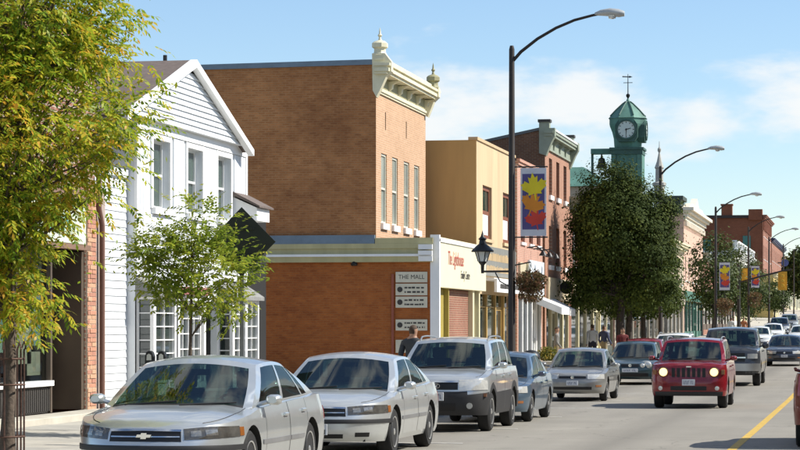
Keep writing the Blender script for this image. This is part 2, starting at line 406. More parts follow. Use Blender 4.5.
def wheel_meshes(r, w, style):
    key = (r, w, style)
    if key in WHEELS: return WHEELS[key]
    t = MB(); ri = r * 0.66
    t.lathe([(ri, -w / 2 + .01), (r * .9, -w / 2), (r * .985, -w / 2 + .025), (r, -w / 4), (r, w / 4), (r * .985, w / 2 - .025), (r * .9, w / 2), (ri, w / 2 - .01)], (0, 0, 0), 28, 'x')
    rm = MB(); s = w / 2
    rm.lathe([(0.02, s - .06), (ri * .96, s - .06), (ri * .97, s - .004), (ri + .004, s - .004), (ri + .004, s - .09), (.02, s - .09)], (0, 0, 0), 28, 'x', 1)
    rm.lathe([(ri * .93, s - .05), (ri * .93, s - .002), (ri, s + .003), (ri, s - .05)], (0, 0, 0), 28, 'x', 0)
    n = {'five': 5, 'seven': 7, 'six': 6, 'cap': 9}[style]
    for k in range(n):
        a = 2 * math.pi * k / n; ca, sa = math.cos(a), math.sin(a)
        ww = ri * (0.20 if n < 7 else 0.13)
        q = []
        for rr, hw_ in ((ri * .16, ww * .9), (ri * .96, ww * .8 if n < 7 else ww * 1.5)):
            for sg in (-1, 1): q.append((rr * ca - sg * hw_ * sa, rr * sa + sg * hw_ * ca))
        vs = [(s - .014, y, z) for y, z in (q[0], q[1], q[3], q[2])] + [(s - .058, y, z) for y, z in (q[0], q[1], q[3], q[2])]
        rm.add(vs, [(0, 1, 2, 3), (0, 1, 5, 4), (1, 2, 6, 5), (2, 3, 7, 6), (3, 0, 4, 7)], 0)
    rm.lathe([(ri * .22, s - .05), (ri * .22, s - .006), (ri * .12, s + .004), (.002, s + .004)], (0, 0, 0), 14, 'x', 0)
    WHEELS[key] = (t.mesh('wheel', RUBBER, smooth=40), rm.mesh('rim', [ALLOY, GRILLE], smooth=30))
    return WHEELS[key]

def car(name, label, p, loc, rz=0.0, group=None):
    """p: L W wb fo r sill shoulder(profile of the upper body edge) ws=(base y, top y) rs=(top y, base y) H tumble paint ..."""
    root = thing(name, label, p.get('cat', 'car'), loc, rz, group)
    L, Wd, wb, fo, r = p['L'], p['W'], p['wb'], p['fo'], p['r']
    hw0 = Wd / 2; sill = p.get('sill', 0.21); H = p['H']; sh = p['sh']
    af, ar, nf, nr = p.get('af', 0.8), p.get('ar', 0.65), p.get('nf', 3.0), p.get('nr', 3.2)
    y0 = -L / 2
    body, glassm = p['paint'], p.get('glass', CARGLASS)
    low = p.get('cladding', body)
    def hw(y):
        if y < af: return hw0 * max(0.0, 1 - ((af - y) / af) ** nf) ** (1 / nf)
        if y > L - ar: return hw0 * max(0.0, 1 - ((y - L + ar) / ar) ** nr) ** (1 / nr)
        return hw0
    def zsh(y): return interp(sh, y)
    fp = p.get('fprof', [(0.15, -.16), (.26, -.03), (.36, 0), (.52, 0), (.57, -.035), (.66, -.06), (.80, -.17)])
    sp = p.get('sprof', [(.18, -.075), (.30, -.03), (.48, -.004), (.62, 0), (.78, -.012), (.95, -.06), (1.1, -.09)])
    rp = p.get('rprof', [(0.15, -.14), (.26, -.02), (.36, 0), (.56, 0), (.62, -.04), (.9, -.07), (1.1, -.13)])
    def pin(pr, z):
        if z <= pr[0][0]: return pr[0][1]
        for (a, q), (b, w) in zip(pr, pr[1:]):
            if z <= b: return lerp(q, w, (z - a) / (b - a))
        return pr[-1][1]
    def surf(y, z, out=0.0):
        """right-hand body surface at plan position y, height z"""
        e = 1e-3
        ya, yb = max(0, y - e), min(L, y + e)
        tx, ty = hw(yb) - hw(ya), yb - ya
        if y < 1e-6: nx, ny = 0.0, -1.0
        elif y > L - 1e-6: nx, ny = 0.0, 1.0
        else:
            l = math.hypot(tx, ty) or 1; nx, ny = ty / l, -tx / l
        o = pin(sp, z) * nx * nx + (pin(fp, z) if ny < 0 else pin(rp, z)) * ny * ny + out
        return (max(0.0, hw(y) + nx * o), y0 + y + ny * o, z)
    def yfront(x): return af * (1 - (1 - min(1, x / hw0) ** nf) ** (1 / nf))
    def yrear(x): return L - ar * (1 - (1 - min(1, x / hw0) ** nr) ** (1 / nr))
    # --- columns round the plan outline
    R_ = r + p.get('gap', 0.055); axles = (fo, fo + wb)
    ys = set()
    for k in range(13):
        a = math.pi / 2 * k / 12
        ys.add(af * (1 - math.cos(a) ** (2 / nf)) if k else 0.0); ys.add(L - (ar * (1 - math.cos(a) ** (2 / nr)) if k else 0.0))
    for c in axles:
        for k in range(15): ys.add(c - R_ * math.cos(math.pi * k / 14))
        ys.add(c - R_ - .004); ys.add(c + R_ + .004)
    doors = p['doors']
    seams = []
    for d in doors:
        for s in d: seams.append(s); ys.add(s - .007); ys.add(s + .007)
    y = af
    while y < L - ar: ys.add(y); y += 0.16
    ys = sorted(ys); yy = [ys[0]]
    for v in ys[1:]:
        if v - yy[-1] > 0.0025: yy.append(v)
    ys = yy; n = len(ys); NR = 10
    def zlow(y):
        z = sill
        for c in axles:
            d = abs(y - c)
            if d <= R_ + .001: z = max(z, r + math.sqrt(max(0, R_ * R_ - d * d)))
        if y < .5: z = max(z, p.get('fsill', sill))
        if y > L - .5: z = max(z, p.get('rsill', sill + .05))
        return z
    mb = MB(); dm = [[MB(), MB()] for _ in doors]
    zr_ = p.get('clad_z', 0.0)
    for sgn in (1, -1):
        g = [[None] * (NR + 1) for _ in range(n)]
        for i, y in enumerate(ys):
            a, b = zlow(y), zsh(y)
            for j in range(NR + 1):
                q = surf(y, lerp(a, b, j / NR)); g[i][j] = (q[0] * sgn, q[1], q[2])
        for i in range(n - 1):
            ym = (ys[i] + ys[i + 1]) / 2
            seam = any(abs(ym - s) < .0072 for s in seams) and ys[i + 1] - ys[i] < .016
            di = next((k for k, d in enumerate(doors) if d[0] < ym < d[1]), None)
            for j in range(NR):
                q = [g[i][j], g[i + 1][j], g[i + 1][j + 1], g[i][j + 1]]
                zm = sum(v[2] for v in q) / 4
                clad = zm < zr_ or (zr_ and any(abs(ym - c) < R_ + .10 and zm < r + math.sqrt(max(0, (R_ + .10) ** 2 - (ym - c) ** 2)) for c in axles))
                if di is not None and j >= 1 and not seam:
                    dm[di][0 if sgn > 0 else 1].add(q, [(0, 1, 2, 3)], 1 if clad else 0)
                else: mb.add(q, [(0, 1, 2, 3)], 2 if (seam and j >= 1) else (1 if clad else 0))
    # --- hood, cowl and boot: a crowned sheet between the two upper edges
    cr_ = p.get('crown', 0.06); NX = 10
    edge = [surf(y, zsh(y)) for y in ys]
    def cap(i, k):
        u = -1 + 2 * k / NX; ex, ey, ez = edge[i]
        f = 1 - abs(u) ** 2.4
        dip = p.get('hoodline', 0.012) * math.exp(-((abs(u) - .62) / .1) ** 2)
        return (ex * u, ey, ez + cr_ * f * min(1, ex / hw0 * 1.1) + dip * min(1, ex / hw0))
    for u_ in (-.86, .86):          # shut lines of the bonnet
        pts = []
        for i in range(n):
            if .22 < ys[i] < p['ws'][0] - .02:
                ex, ey, ez = edge[i]; f = 1 - abs(u_) ** 2.4
                pts.append((ex * u_, ey, ez + cr_ * f * min(1, ex / hw0 * 1.1) + p.get('hoodline', .012) * math.exp(-((abs(u_) - .62) / .1) ** 2) * min(1, ex / hw0) + .001))
        mb.tube(pts, .0045, 4, 2, cap=False)
    bed = p.get('bed')
    for i in range(n - 1):
        ym = (ys[i] + ys[i + 1]) / 2
        for k in range(NX):
            if bed and bed[0] < ym < bed[1] and 0 < k < NX - 1: continue
            mb.add([cap(i, k), cap(i, k + 1), cap(i + 1, k + 1), cap(i + 1, k)], [(0, 1, 2, 3)], 0)
    if bed:
        b0, b1 = y0 + bed[0], y0 + bed[1]; x_ = hw0 * .8; zt = zsh(bed[0]) + .01
        mb.add([(-x_, b0, .72), (x_, b0, .72), (x_, b1, .72), (-x_, b1, .72), (-x_, b0, zt), (x_, b0, zt), (x_, b1, zt), (-x_, b1, zt)], [(0, 1, 2, 3), (0, 1, 5, 4), (1, 2, 6, 5), (2, 3, 7, 6), (3, 0, 4, 7)], 1)
    # --- cabin: windscreen, sides, rear screen, roof
    wb_, wt = p['ws']; rt, rb = p['rs']; tum = p.get('tumble', 0.20); xr = hw0 - tum; rc = p.get('rcrown', .05)
    bi = p.get('belt_in', 0.055)
    def rail(t):   # roof edge
        y = lerp(wt, rt, t); return (xr - .03 * abs(2 * t - 1) ** 3, y0 + y, H - rc - p.get('rdrop', .05) * (2 * t - 1) ** 2 - (p.get('rslope', 0) * t))
    def belt(t):
        y = lerp(wb_, rb, t); e = surf(y, zsh(y)); return (e[0] - bi, e[1], zsh(y) + .012)
    def side(u, v):
        a, b = belt(u), rail(u); s = math.sin(math.pi * v) * .022
        return (lerp(a[0], b[0], v) + s, lerp(a[1], b[1], v), lerp(a[2], b[2], v))
    def screen(u, v, front=True):
        t = 0 if front else 1
        a = side(t, v); x = a[0] * (2 * u - 1); k = 1 - (2 * u - 1) ** 2
        bulge = lerp(p.get('bulge', .16), .07, v) * (1 if front else .6)
        return (x, a[1] + (-1 if front else 1) * bulge * k, a[2] + rc * k * v + .02 * k * (1 - v))
    panes = []
    def patch(fn, us, vs, holes, sg=1):
        """holes: list of (i0,i1,j0,j1) cell ranges left open for glass"""
        for i in range(len(us) - 1):
            for j in range(len(vs) - 1):
                if any(h[0] <= i < h[1] and h[2] <= j < h[3] for h in holes): continue
                q = [fn(us[a], vs[b]) for a, b in ((i, j), (i + 1, j), (i + 1, j + 1), (i, j + 1))]
                mb.add([(x * sg, y, z) for x, y, z in q], [(0, 1, 2, 3)], 3 if (len(us) == 13 and fn(.5, 0)[1] < 0 and j == 0 and 0 < i < 11) else 0)
        for h in holes:
            pm = MB(); ua, ub, va, vb = us[h[0]], us[h[1]], vs[h[2]], vs[h[3]]
            cu = [sum(w) / 2 for w in ((ua, ub), (va, vb))]
            def P(i, j):
                q = fn(lerp(ua, ub, i / 8), lerp(va, vb, j / 5)); c = .994
                return (q[0] * sg * (1 if abs(q[0]) < 1e-6 else (abs(q[0]) - .004) / abs(q[0])), q[1], q[2])
            pm.grid(P, 8, 5); panes.append((pm, fn, sg, (ua, ub, va, vb)))
    vs = [0, .07, .3, .5, .7, .89, 1]
    wu = [0, .055] + [.055 + .89 * k / 10 for k in range(1, 10)] + [.945, 1]
    patch(lambda u, v: screen(u, v, True), wu, vs, [(1, 11, 1, 5)])
    patch(lambda u, v: screen(u, v, False), wu, vs, [(1, 11, 1, 5)])
    wins = p['wins']   # (u0,u1) of the side windows
    us = [0]
    for a, b in wins:
        us += [a] + [lerp(a, b, k / 3) for k in (1, 2)] + [b]
    us.append(1)
    svs = [0, .05, .3, .55, .75, .91, 1]
    hs = [(1 + 4 * k, 4 + 4 * k, 1, 5) for k in range(len(wins))]
    for sg in (1, -1): patch(side, us, svs, hs, sg)
    def roofp(u, w):
        e = rail(w); f = screen(u, 1, True)[1]; b = screen(u, 1, False)[1]
        k = 1 - (2 * u - 1) ** 2
        return (e[0] * (2 * u - 1), lerp(f, b, w), e[2] + rc * k)
    mb.grid(lambda i, j: roofp(i / 10, j / 8), 10, 8, 0)
    mats = [body, low, GRILLE, PLASTIC]
    mb.build('body', mats, root, smooth=42, local=True, weld=True)
    for k, (dl, d) in enumerate(zip(dm, doors)):
        for sgn, q in zip((1, -1), dl):
            do = q.build('door', [body, low], root, smooth=42, local=True, weld=True)
            hy = d[1] - .20; hz = zsh(hy) - .13
            h = MB(); x, y_, z = surf(hy, hz)
            h.box(min(sgn * (x - .01), sgn * (x + .03)), max(sgn * (x - .01), sgn * (x + .03)), y_ - .09, y_ + .09, hz - .018, hz + .018)
            h.build('handle', p.get('handle', body), do, local=True, bevel=.008)
    names = ['windscreen', 'rear_window'] + ['side_window'] * 20
    for k, (pm, fn, sg, box) in enumerate(panes):
        pm.build(names[k], glassm, root, smooth=60, local=True)
    # --- floor, wheel arches, cabin
    u = MB(); u.box(-hw0 + .30, hw0 - .30, y0 + .25, y0 + L - .25, sill + .0, .50)
    u.box(-hw0 + .12, hw0 - .12, y0 + fo + R_ + .03, y0 + fo + wb - R_ - .03, sill + .01, .5)
    u.build('underbody', DARK, root, local=True)
    for c in axles:
        for sg in (1, -1):
            a = MB()
            for k in range(12):
                t0, t1 = math.pi * k / 12, math.pi * (k + 1) / 12
                q = []
                for t in (t0, t1):
                    yv, zv = c - (R_ - .002) * math.cos(t), r + (R_ - .002) * math.sin(t)
                    xo = surf(min(L, max(0, c - R_ * math.cos(t))), zv)[0] - .006
                    q += [(sg * xo, y0 + yv, zv), (sg * (hw0 - .34), y0 + yv, zv)]
                a.add([q[0], q[1], q[3], q[2]], [(0, 1, 2, 3)])
            a.build('wheel_arch', DARK, root, local=True)
    tm, rmh = wheel_meshes(r, p.get('tw', .205), p.get('rim', 'five'))
    for c in axles:
        for sg in (1, -1):
            w = bpy.data.objects.new('wheel', tm); COL.objects.link(w); w.parent = root
            w.location = (sg * (hw0 - p.get('tw', .205) / 2 - .03), y0 + c, r); w.rotation_euler = (0 if sg > 0 else 0, 0, 0 if sg > 0 else math.pi)
            q = bpy.data.objects.new('rim', rmh); COL.objects.link(q); q.parent = w
    if p.get('cabin', True):
        zb = zsh(wb_) - .05
        for sg in (1, -1):
            s = MB(); x = sg * .37; yf = y0 + wt + .55
            s.poly(lambda a, b, d: (x + d, a, b), [(yf - .42, .5), (yf - .45, .62), (yf - .05, .58), (yf + .10, H - .62), (yf + .13, H - .40), (yf + .22, H - .40), (yf + .22, H - .62), (yf + .12, .45)], -.23, .23)
            s.build('front_seat', SEAT, root, local=True, bevel=.03)
            h = MB(); h.box(x - .13, x + .13, yf + .14, yf + .24, H - .40, H - .20); h.build('headrest', SEAT, root, local=True, bevel=.03)
        s = MB(); yb = y0 + min(rt + .1, rb - .5); s.box(-.6, .6, yb - .1, yb + .12, .5, H - .48); s.box(-.6, .6, yb - .55, yb - .1, .4, .6)
        s.build('rear_bench', SEAT, root, local=True, bevel=.03)
        d = MB(); d.box(-hw0 + .16, hw0 - .16, y0 + wb_ + .1, y0 + wt - .05, .55, zb); d.build('dashboard', PLASTIC, root, local=True, bevel=.02)
        st = MB(); cx, cy, cz = .37, y0 + wt + .02, zb + .03
        st.tube([(cx + .18 * math.cos(a), cy - .07 * math.sin(a), cz + .17 * math.sin(a)) for a in [2 * math.pi * k / 16 for k in range(17)]], .016, 6)
        st.build('steering_wheel', PLASTIC, root, local=True, smooth=60)
        mi = MB(); mi.box(-.12, .12, y0 + wt - .03, y0 + wt, H - .24, H - .17); mi.build('mirror', PLASTIC, root, local=True, bevel=.01)
    # --- face of the car
    def face(name, x0, x1, zf0, zf1, mat, out=.012, both=False, nx=8, rear=False, par=root):
        """a solid plate that follows the front (or rear) of the body; z limits may be functions of |x|"""
        f0 = zf0 if callable(zf0) else (lambda x: zf0); f1 = zf1 if callable(zf1) else (lambda x: zf1)
        res = []
        for sg in ((1, -1) if both else (1,)):
            b = MB(); outer = []; inner = []
            for j in range(4):
                for i in range(nx + 1):
                    x = lerp(x0, x1, i / nx); z = lerp(f0(abs(x)), f1(abs(x)), j / 3)
                    yv = yrear(abs(x)) if rear else yfront(abs(x))
                    for lst, o in ((outer, out), (inner, -.03)):
                        q = surf(yv, z, o); lst.append((math.copysign(q[0], x) * sg if abs(x) > 1e-6 else 0, q[1], q[2]))
            m_ = nx + 1; b.add(outer, [(j * m_ + i, j * m_ + i + 1, (j + 1) * m_ + i + 1, (j + 1) * m_ + i) for j in range(3) for i in range(nx)])
            ring = list(range(m_)) + [j * m_ + nx for j in range(1, 4)] + [3 * m_ + i for i in range(nx - 1, -1, -1)] + [j * m_ for j in (2, 1)]
            k = len(ring)
            b.add([outer[t] for t in ring] + [inner[t] for t in ring], [(t, (t + 1) % k, k + (t + 1) % k, k + t) for t in range(k)])
            res.append(b.build(name, mat, par, smooth=35, local=True, weld=True))
        return res
    def band(name, ya, yb, z0, z1, mat, out=.01):
        for sg in (1, -1):
            b = MB(); nn = max(2, int((yb - ya) / .15))
            for o, flip in ((out, 1),):
                pts = []
                for i in range(nn + 1):
                    yv = lerp(ya, yb, i / nn)
                    for z, oo in ((z0, -.01), (z0, out), (z1, out), (z1, -.01)):
                        q = surf(yv, z, oo); pts.append((q[0] * sg, q[1], q[2]))
                b.add(pts, [(i * 4 + k, i * 4 + k + 1, i * 4 + k + 5, i * 4 + k + 4) for i in range(nn) for k in range(3)] + [(0, 1, 2, 3), (nn * 4, nn * 4 + 3, nn * 4 + 2, nn * 4 + 1)])
            b.build(name, mat, root, smooth=30, local=True)
    def plate(x0, x1, z0, z1, mat=PLATE, name='licence_plate', rear=False):
        b = MB(); q = surf(yrear(0) if rear else yfront(0), (z0 + z1) / 2)
        s_ = 1 if rear else -1
        b.box(x0, x1, min(q[1], q[1] + s_ * .03), max(q[1], q[1] + s_ * .03), z0, z1); pl = b.build(name, mat, root, local=True, bevel=.004)
        b = MB(); yv = q[1] + s_ * .032; zc = (z0 + z1) / 2; hh = (z1 - z0) * .26; w = (x1 - x0) / 9.5
        for k in range(7):
            if k == 4: continue
            xa = x0 + w * (1.2 + k * 1.05); b.box(xa, xa + w * .28, min(yv, yv - s_ * .006), max(yv, yv - s_ * .006), zc - hh, zc + hh); b.box(xa + w * .3, xa + w * .75, min(yv, yv - s_ * .006), max(yv, yv - s_ * .006), zc + (hh * .7 if k % 2 else -hh), zc + (hh if k % 2 else -hh * .7))
        b.build('plate_print', M('plate_ink', (.05, .07, .16), .6), pl, local=True)['kind'] = 'stuff'
        return pl
    K = dict(face=face, band=band, plate=plate, surf=surf, yfront=yfront, root=root, y0=y0, hw0=hw0, zsh=zsh, rail=rail, L=L, H=H, yrear=yrear, screen=screen)
    # mirrors and wipers
    my = wb_ + .28; e = surf(my, zsh(my))
    for sg in (1, -1):
        b = MB(); mx_ = e[0] + .06; mw, mh = p.get('mir', (.17, .12))
        pts = []
        for yv, k in ((-.07, .6), (-.03, .95), (.05, 1.0), (.07, .92)):
            for a in range(10):
                t = 2 * math.pi * a / 10
                cx = math.copysign(abs(math.cos(t)) ** .7, math.cos(t)); cz = math.copysign(abs(math.sin(t)) ** .7, math.sin(t))
                pts.append((sg * (mx_ + mw * .4 + cx * mw * .5 * k), e[1] + yv, e[2] + .085 + cz * mh * .5 * k))
        b.add(pts, [(i * 10 + a, i * 10 + (a + 1) % 10, (i + 1) * 10 + (a + 1) % 10, (i + 1) * 10 + a) for i in range(3) for a in range(10)] + [tuple(range(10)), tuple(range(30, 40))])
        b.tube([(sg * (e[0] - .06), e[1] + .01, e[2] + .03), (sg * (mx_ + .03), e[1] + .01, e[2] + .07)], .028, 6)
        b.build('door_mirror', p.get('mirror_mat', body), root, smooth=50, local=True)
    for x0_, x1_ in ((-.52, .02), (.06, .60)):
        b = MB(); q0, q1 = screen(.5 + x0_ / 1.5, .035), screen(.5 + x1_ / 1.5, .10)
        b.tube([(q0[0], q0[1] - .015, q0[2] + .01), (q1[0], q1[1] - .012, q1[2] + .012)], .010, 5); b.build('wiper', PLASTIC, root, local=True)
    p['front'](K)
    return root

def smear(c, k): return tuple(min(1, v * k) for v in c)
# --- the kinds of car in the street
def sedan(paint_, **kw):
    d = dict(L=5.08, W=1.86, wb=2.81, fo=1.03, r=.335, H=1.48, sill=.22, fsill=.20, rsill=.28, paint=paint_,
             sh=[(0, .70), (.25, .745), (.9, .83), (1.50, .895), (2.4, .925), (3.6, .955), (4.3, .985), (5.08, .97)],
             ws=(1.30, 2.18), rs=(3.50, 4.36), tumble=.25, rcrown=.075, rdrop=.05, rslope=.03, af=1.05, nf=2.45, ar=.8, nr=2.8, crown=.075, bulge=.20,
             doors=[(1.62, 2.72), (2.735, 3.62)], wins=[(.10, .455), (.495, .80), (.82, .90)], rim='five', tw=.215)
    d.update(kw); return d
def big_sedan_front(K):
    face = K['face']
    low = lambda x: .575 + .045 * x; top = lambda x: .672 + .085 * x - .10 * max(0, x - .70)
    face('turn_signal', .885, .905, lambda x: low(x) + .01, lambda x: top(x) - .01, AMBER, .009, True, 4)
    for o in face('headlight', .43, .885, low, top, LENS_D, .006, True, 10):
        pass
    for xx, ww in ((.50, .10), (.64, .10)):
        face('lamp_reflector', xx, xx + ww, lambda x: low(x) + .03, lambda x: top(x) - .03, M('smoked_reflector', (.30, .29, .26), .12, .6, .3, 25, coat=1.0), .0075, True, 4)
    face('grille', -.40, .40, lambda x: .575, lambda x: .685 - .02 * x, GRILLE, .004, False, 12)
    face('grille_bar', -.405, .405, lambda x: .69 - .02 * x, lambda x: .712 - .02 * x, CHROME, .016, False, 12)
    face('grille_slat', -.385, .385, .622, .634, CHROME, .010, False, 12)
    q = K['surf'](0, .635, .02); b = MB()
    b.poly(lambda a, z, d: (a, q[1] - .012 + d, z), [(-.085, .620), (-.07, .650), (-.03, .650), (-.025, .666), (.035, .666), (.03, .650), (.085, .650), (.07, .620), (.03, .620), (.025, .604), (-.035, .604), (-.03, .620)], 0, .015)
    b.build('emblem', CHROME, K['root'], local=True)
    face('bumper_strip', -.915, .915, .475, .535, PLASTIC, .012, False, 30)
    face('air_intake', -.36, .36, .27, .33, GRILLE, .003, False, 10)
    face('fog_lamp', .52, .70, .29, .35, GRILLE, .004, True, 5)
    K['plate'](-.15, .15, .32, .47)
    [K['band']('side_moulding', a_, b_, .50, .55, M('grey_moulding', (.16, .16, .16), .5), .010) for a_, b_ in ((1.46, 2.715), (2.74, 3.40))]
    face('tail_light', .45, .90, .68, .84, REDL, .008, True, 8, True)
    face('rear_bumper_strip', -.9, .9, .48, .54, PLASTIC, .012, False, 30, True)
def suv_front(K):
    face = K['face']
    face('headlight', .42, .885, lambda x: .74 + .03 * (x - .42), lambda x: .93 + .05 * (x - .42) - .28 * max(0, x - .75), LENS, .012, True, 10)
    face('grille', -.40, .40, .755, .885, GRILLE, .004, False, 10)
    face('grille_bar', -.41, .41, .885, .915, CHROME, .014, False, 10)
    b = MB(); q = K['surf'](0, .82, .016)
    b.tube([(.075 * math.cos(a), q[1], .82 + .04 * math.sin(a)) for a in [2 * math.pi * k / 20 for k in range(21)]], .007, 5)
    b.tube([(-.03, q[1], .79), (-.018, q[1], .85)], .007, 5); b.tube([(.018, q[1], .79), (.03, q[1], .85)], .007, 5); b.tube([(-.024, q[1], .816), (.024, q[1], .824)], .007, 5)
    b.build('emblem', CHROME, K['root'], local=True)
    K['plate'](-.15, .15, .56, .71)
    face('air_intake', -.36, .36, .38, .52, GRILLE, .003, False, 8)
    for s in (1, -1):
        q = K['surf'](K['yfront'](.60), .47, .012); b = MB(); b.lathe([(.004, 0), (.055, 0), (.055, .02), (.004, .02)], (s * q[0], q[1] - .012, q[2]), 14, 'y'); b.build('fog_lamp', LENS, K['root'], local=True)
        q = K['surf'](K['yfront'](.84), .66, .012); b = MB(); b.box(s * q[0] - .03, s * q[0] + .03, q[1] - .01, q[1] + .05, .63, .69); b.build('turn_signal', AMBER, K['root'], local=True)
    rails(K)
    face('tail_light', .6, .86, .8, 1.1, REDL, .012, True, 6, True)
def rails(K):
    for s in (1, -1):
        b = MB(); pts = []
        for k in range(9):
            e = K['rail'](.08 + .86 * k / 8); h = .05 if 0 < k < 8 else -.01
            pts.append((s * (e[0] - .05), e[1], e[2] + h + .01))
        b.tube(pts, .016, 6); b.build('roof_rail', GREY, K['root'], local=True, smooth=60)
def jeep_front(K):
    face = K['face']
    for s in (1, -1):
        q = K['surf'](K['yfront'](.60), .86, .0); b = MB(); b.lathe([(.004, -.03), (.085, -.028), (.095, -.01), (.095, .03), (.004, .03)], (s * q[0], q[1] - .01, q[2]), 20, 'y')
        hl = b.build('headlight', LIT, K['root'], local=True, smooth=50)
        b = MB(); b.lathe([(.095, .0), (.115, -.025), (.125, .02), (.095, .03)], (s * q[0], q[1] - .008, q[2]), 20, 'y'); b.build('bezel', GRILLE, hl, local=True, smooth=50)
        q = K['surf'](K['yfront'](.80), .86, .012); b = MB(); b.box(s * q[0] - .05, s * q[0] + .05, q[1] - .02, q[1] + .06, .80, .92); b.build('turn_signal', AMBER, K['root'], local=True, bevel=.02)
        q = K['surf'](K['yfront'](.66), .48, .005); b = MB(); b.lathe([(.004, -.02), (.05, -.018), (.055, .03), (.004, .03)], (s * q[0], q[1], q[2]), 14, 'y'); b.build('fog_lamp', LENS, K['root'], local=True)
    for k in range(7):
        x = -.36 + .12 * k
        face('grille_slot', x - .038, x + .038, .74, .955, GRILLE, .004, False, 2)
    face('air_intake', -.42, .42, .43, .53, GRILLE, .004, False, 8)
    face('lower_valance', -.80, .80, .30, .40, PLASTIC, .006, False, 14)
    K['plate'](-.15, .15, .545, .69)
    b = MB(); q = K['surf'](0, .985, .0)
    b.box(-.06, .06, q[1] - .006, q[1] + .02, .972, .998); b.build('emblem', CHROME, K['root'], local=True)
    rails(K)
    face('tail_light', .6, .84, .9, 1.1, REDL, .012, True, 6, True)
def small_front(K, hl=LENS, grille=True):
    face = K['face']
    face('headlight', .40, .80, .585, lambda x: .70 + .02 * x, hl, .010, True, 8)
    if grille: face('grille', -.36, .36, .60, .66, GRILLE, .006, False, 8)
    b = MB(); q = K['surf'](0, .63, .012); b.lathe([(.004, -.01), (.045, -.008), (.045, .01), (.004, .01)], (0, q[1], .63), 14, 'y'); b.build('emblem', CHROME, K['root'], local=True)
    face('air_intake', -.50, .50, .31, .385, GRILLE, .004, False, 12)
    K['plate'](-.15, .15, .42, .54)
    face('turn_signal', .60, .74, .38, .43, AMBER, .006, True, 4)
    face('tail_light', .45, .80, .66, .80, REDL, .008, True, 8, True)
def round_front(K):
    face = K['face']
    for s in (1, -1):
        q = K['surf'](K['yfront'](.60), .66, .0); b = MB(); b.lathe([(.004, -.035), (.09, -.03), (.125, 0), (.13, .06), (.004, .06)], (s * q[0], q[1] + .005, q[2]), 20, 'y'); b.build('headlight', LENS, K['root'], local=True, smooth=50)
        q = K['surf'](K['yfront'](.42), .64, .0); b = MB(); b.lathe([(.004, -.03), (.06, -.025), (.08, .0), (.08, .06), (.004, .06)], (s * q[0], q[1] + .005, q[2]), 16, 'y'); b.build('headlight', LENS, K['root'], local=True, smooth=50)
    face('grille', -.30, .30, .60, .70, GRILLE, .006, False, 8)
    b = MB(); q = K['surf'](0, .65, .012); b.lathe([(.004, -.01), (.055, -.008), (.055, .01), (.004, .01)], (0, q[1], .65), 14, 'y'); b.build('emblem', CHROME, K['root'], local=True)
    face('air_intake', -.60, .60, .28, .40, GRILLE, .004, False, 12)
    K['plate'](-.26, .26, .43, .55)
    face('tail_light', .45, .80, .70, .85, REDL, .008, True, 8, True)
def truck_front(K):
    face = K['face']
    face('headlight', .60, .93, .90, 1.06, LENS, .012, True, 6)
    face('grille', -.52, .52, .80, 1.08, GRILLE, .008, False, 8)
    face('grille_crossbar', -.54, .54, .915, .955, CHROME, .02, False, 8)
    face('grille_crossbar', -.03, .03, .80, 1.08, CHROME, .022, False, 2)
    face('front_bumper', -.98, .98, .50, .74, M('steel_bumper', (.5, .5, .48), .3, .8), .05, False, 20)
    face('air_dam', -.85, .85, .36, .49, PLASTIC, .0, False, 14)
    K['plate'](-.15, .15, .56, .70)
    face('tail_light', .8, .97, .8, 1.1, REDL, .012, True, 4, True)
SILVER = paint('silver_paint', (.60, .625, .615), .7, .28)
SILVER2 = paint('pale_silver_paint', (.62, .64, .625), .65, .30)
BLUEG = paint('blue_grey_paint', (.10, .15, .20), .5, .3)
GREYP = paint('warm_grey_paint', (.26, .26, .245), .5, .32)
TEAL = paint('dark_teal_paint', (.028, .055, .062), .3, .28)
REDP = paint('red_paint', (.20, .005, .010), .2, .25)
TRUCKP = paint('charcoal_paint', (.045, .050, .058), .3, .3)
NAVY = paint('navy_paint', (.04, .05, .07), .3, .3)
CARW = paint('white_car_paint', (.66, .67, .66), 0, .3)
MAROON = paint('maroon_paint', (.16, .025, .018), .2, .3)
GREYT = M('grey_cladding', (.26, .26, .25), .6)
COMPACT = dict(L=4.45, W=1.70, wb=2.62, fo=.86, r=.30, H=1.40, sh=[(0, .66), (.25, .70), (.85, .79), (1.35, .86), (2.2, .89), (3.2, .915), (3.8, .94), (4.45, .92)],
               ws=(1.18, 1.98), rs=(3.05, 3.82), doors=[(1.42, 2.42), (2.435, 3.25)], wins=[(.10, .46), (.50, .85)], tumble=.215, af=.75, nf=2.8, tw=.185)
def sedan_front_small(K): small_front(K)
SUV = dict(L=4.33, W=1.83, wb=2.63, fo=.84, r=.355, H=1.70, sill=.30, fsill=.26, rsill=.36, sh=[(0, .90), (.2, .955), (.7, 1.03), (1.2, 1.09), (2.2, 1.11), (3.6, 1.14), (4.33, 1.14)],
           ws=(1.08, 1.78), rs=(3.86, 4.20), doors=[(1.28, 2.28), (2.295, 3.20)], wins=[(.08, .38), (.415, .70), (.74, .92)], tumble=.22, af=.62, nf=2.9, ar=.35, rdrop=.045, tw=.22,
           fprof=[(.2, -.14), (.32, -.03), (.46, 0), (.66, 0), (.72, -.02), (.86, -.045), (.95, -.10), (1.05, -.2)],
           sprof=[(.2, -.07), (.35, -.02), (.6, 0), (.9, -.005), (1.05, -.03), (1.2, -.07)], rprof=[(.2, -.1), (.35, 0), (.7, 0), (.76, -.05), (1.2, -.10)], cat='car')
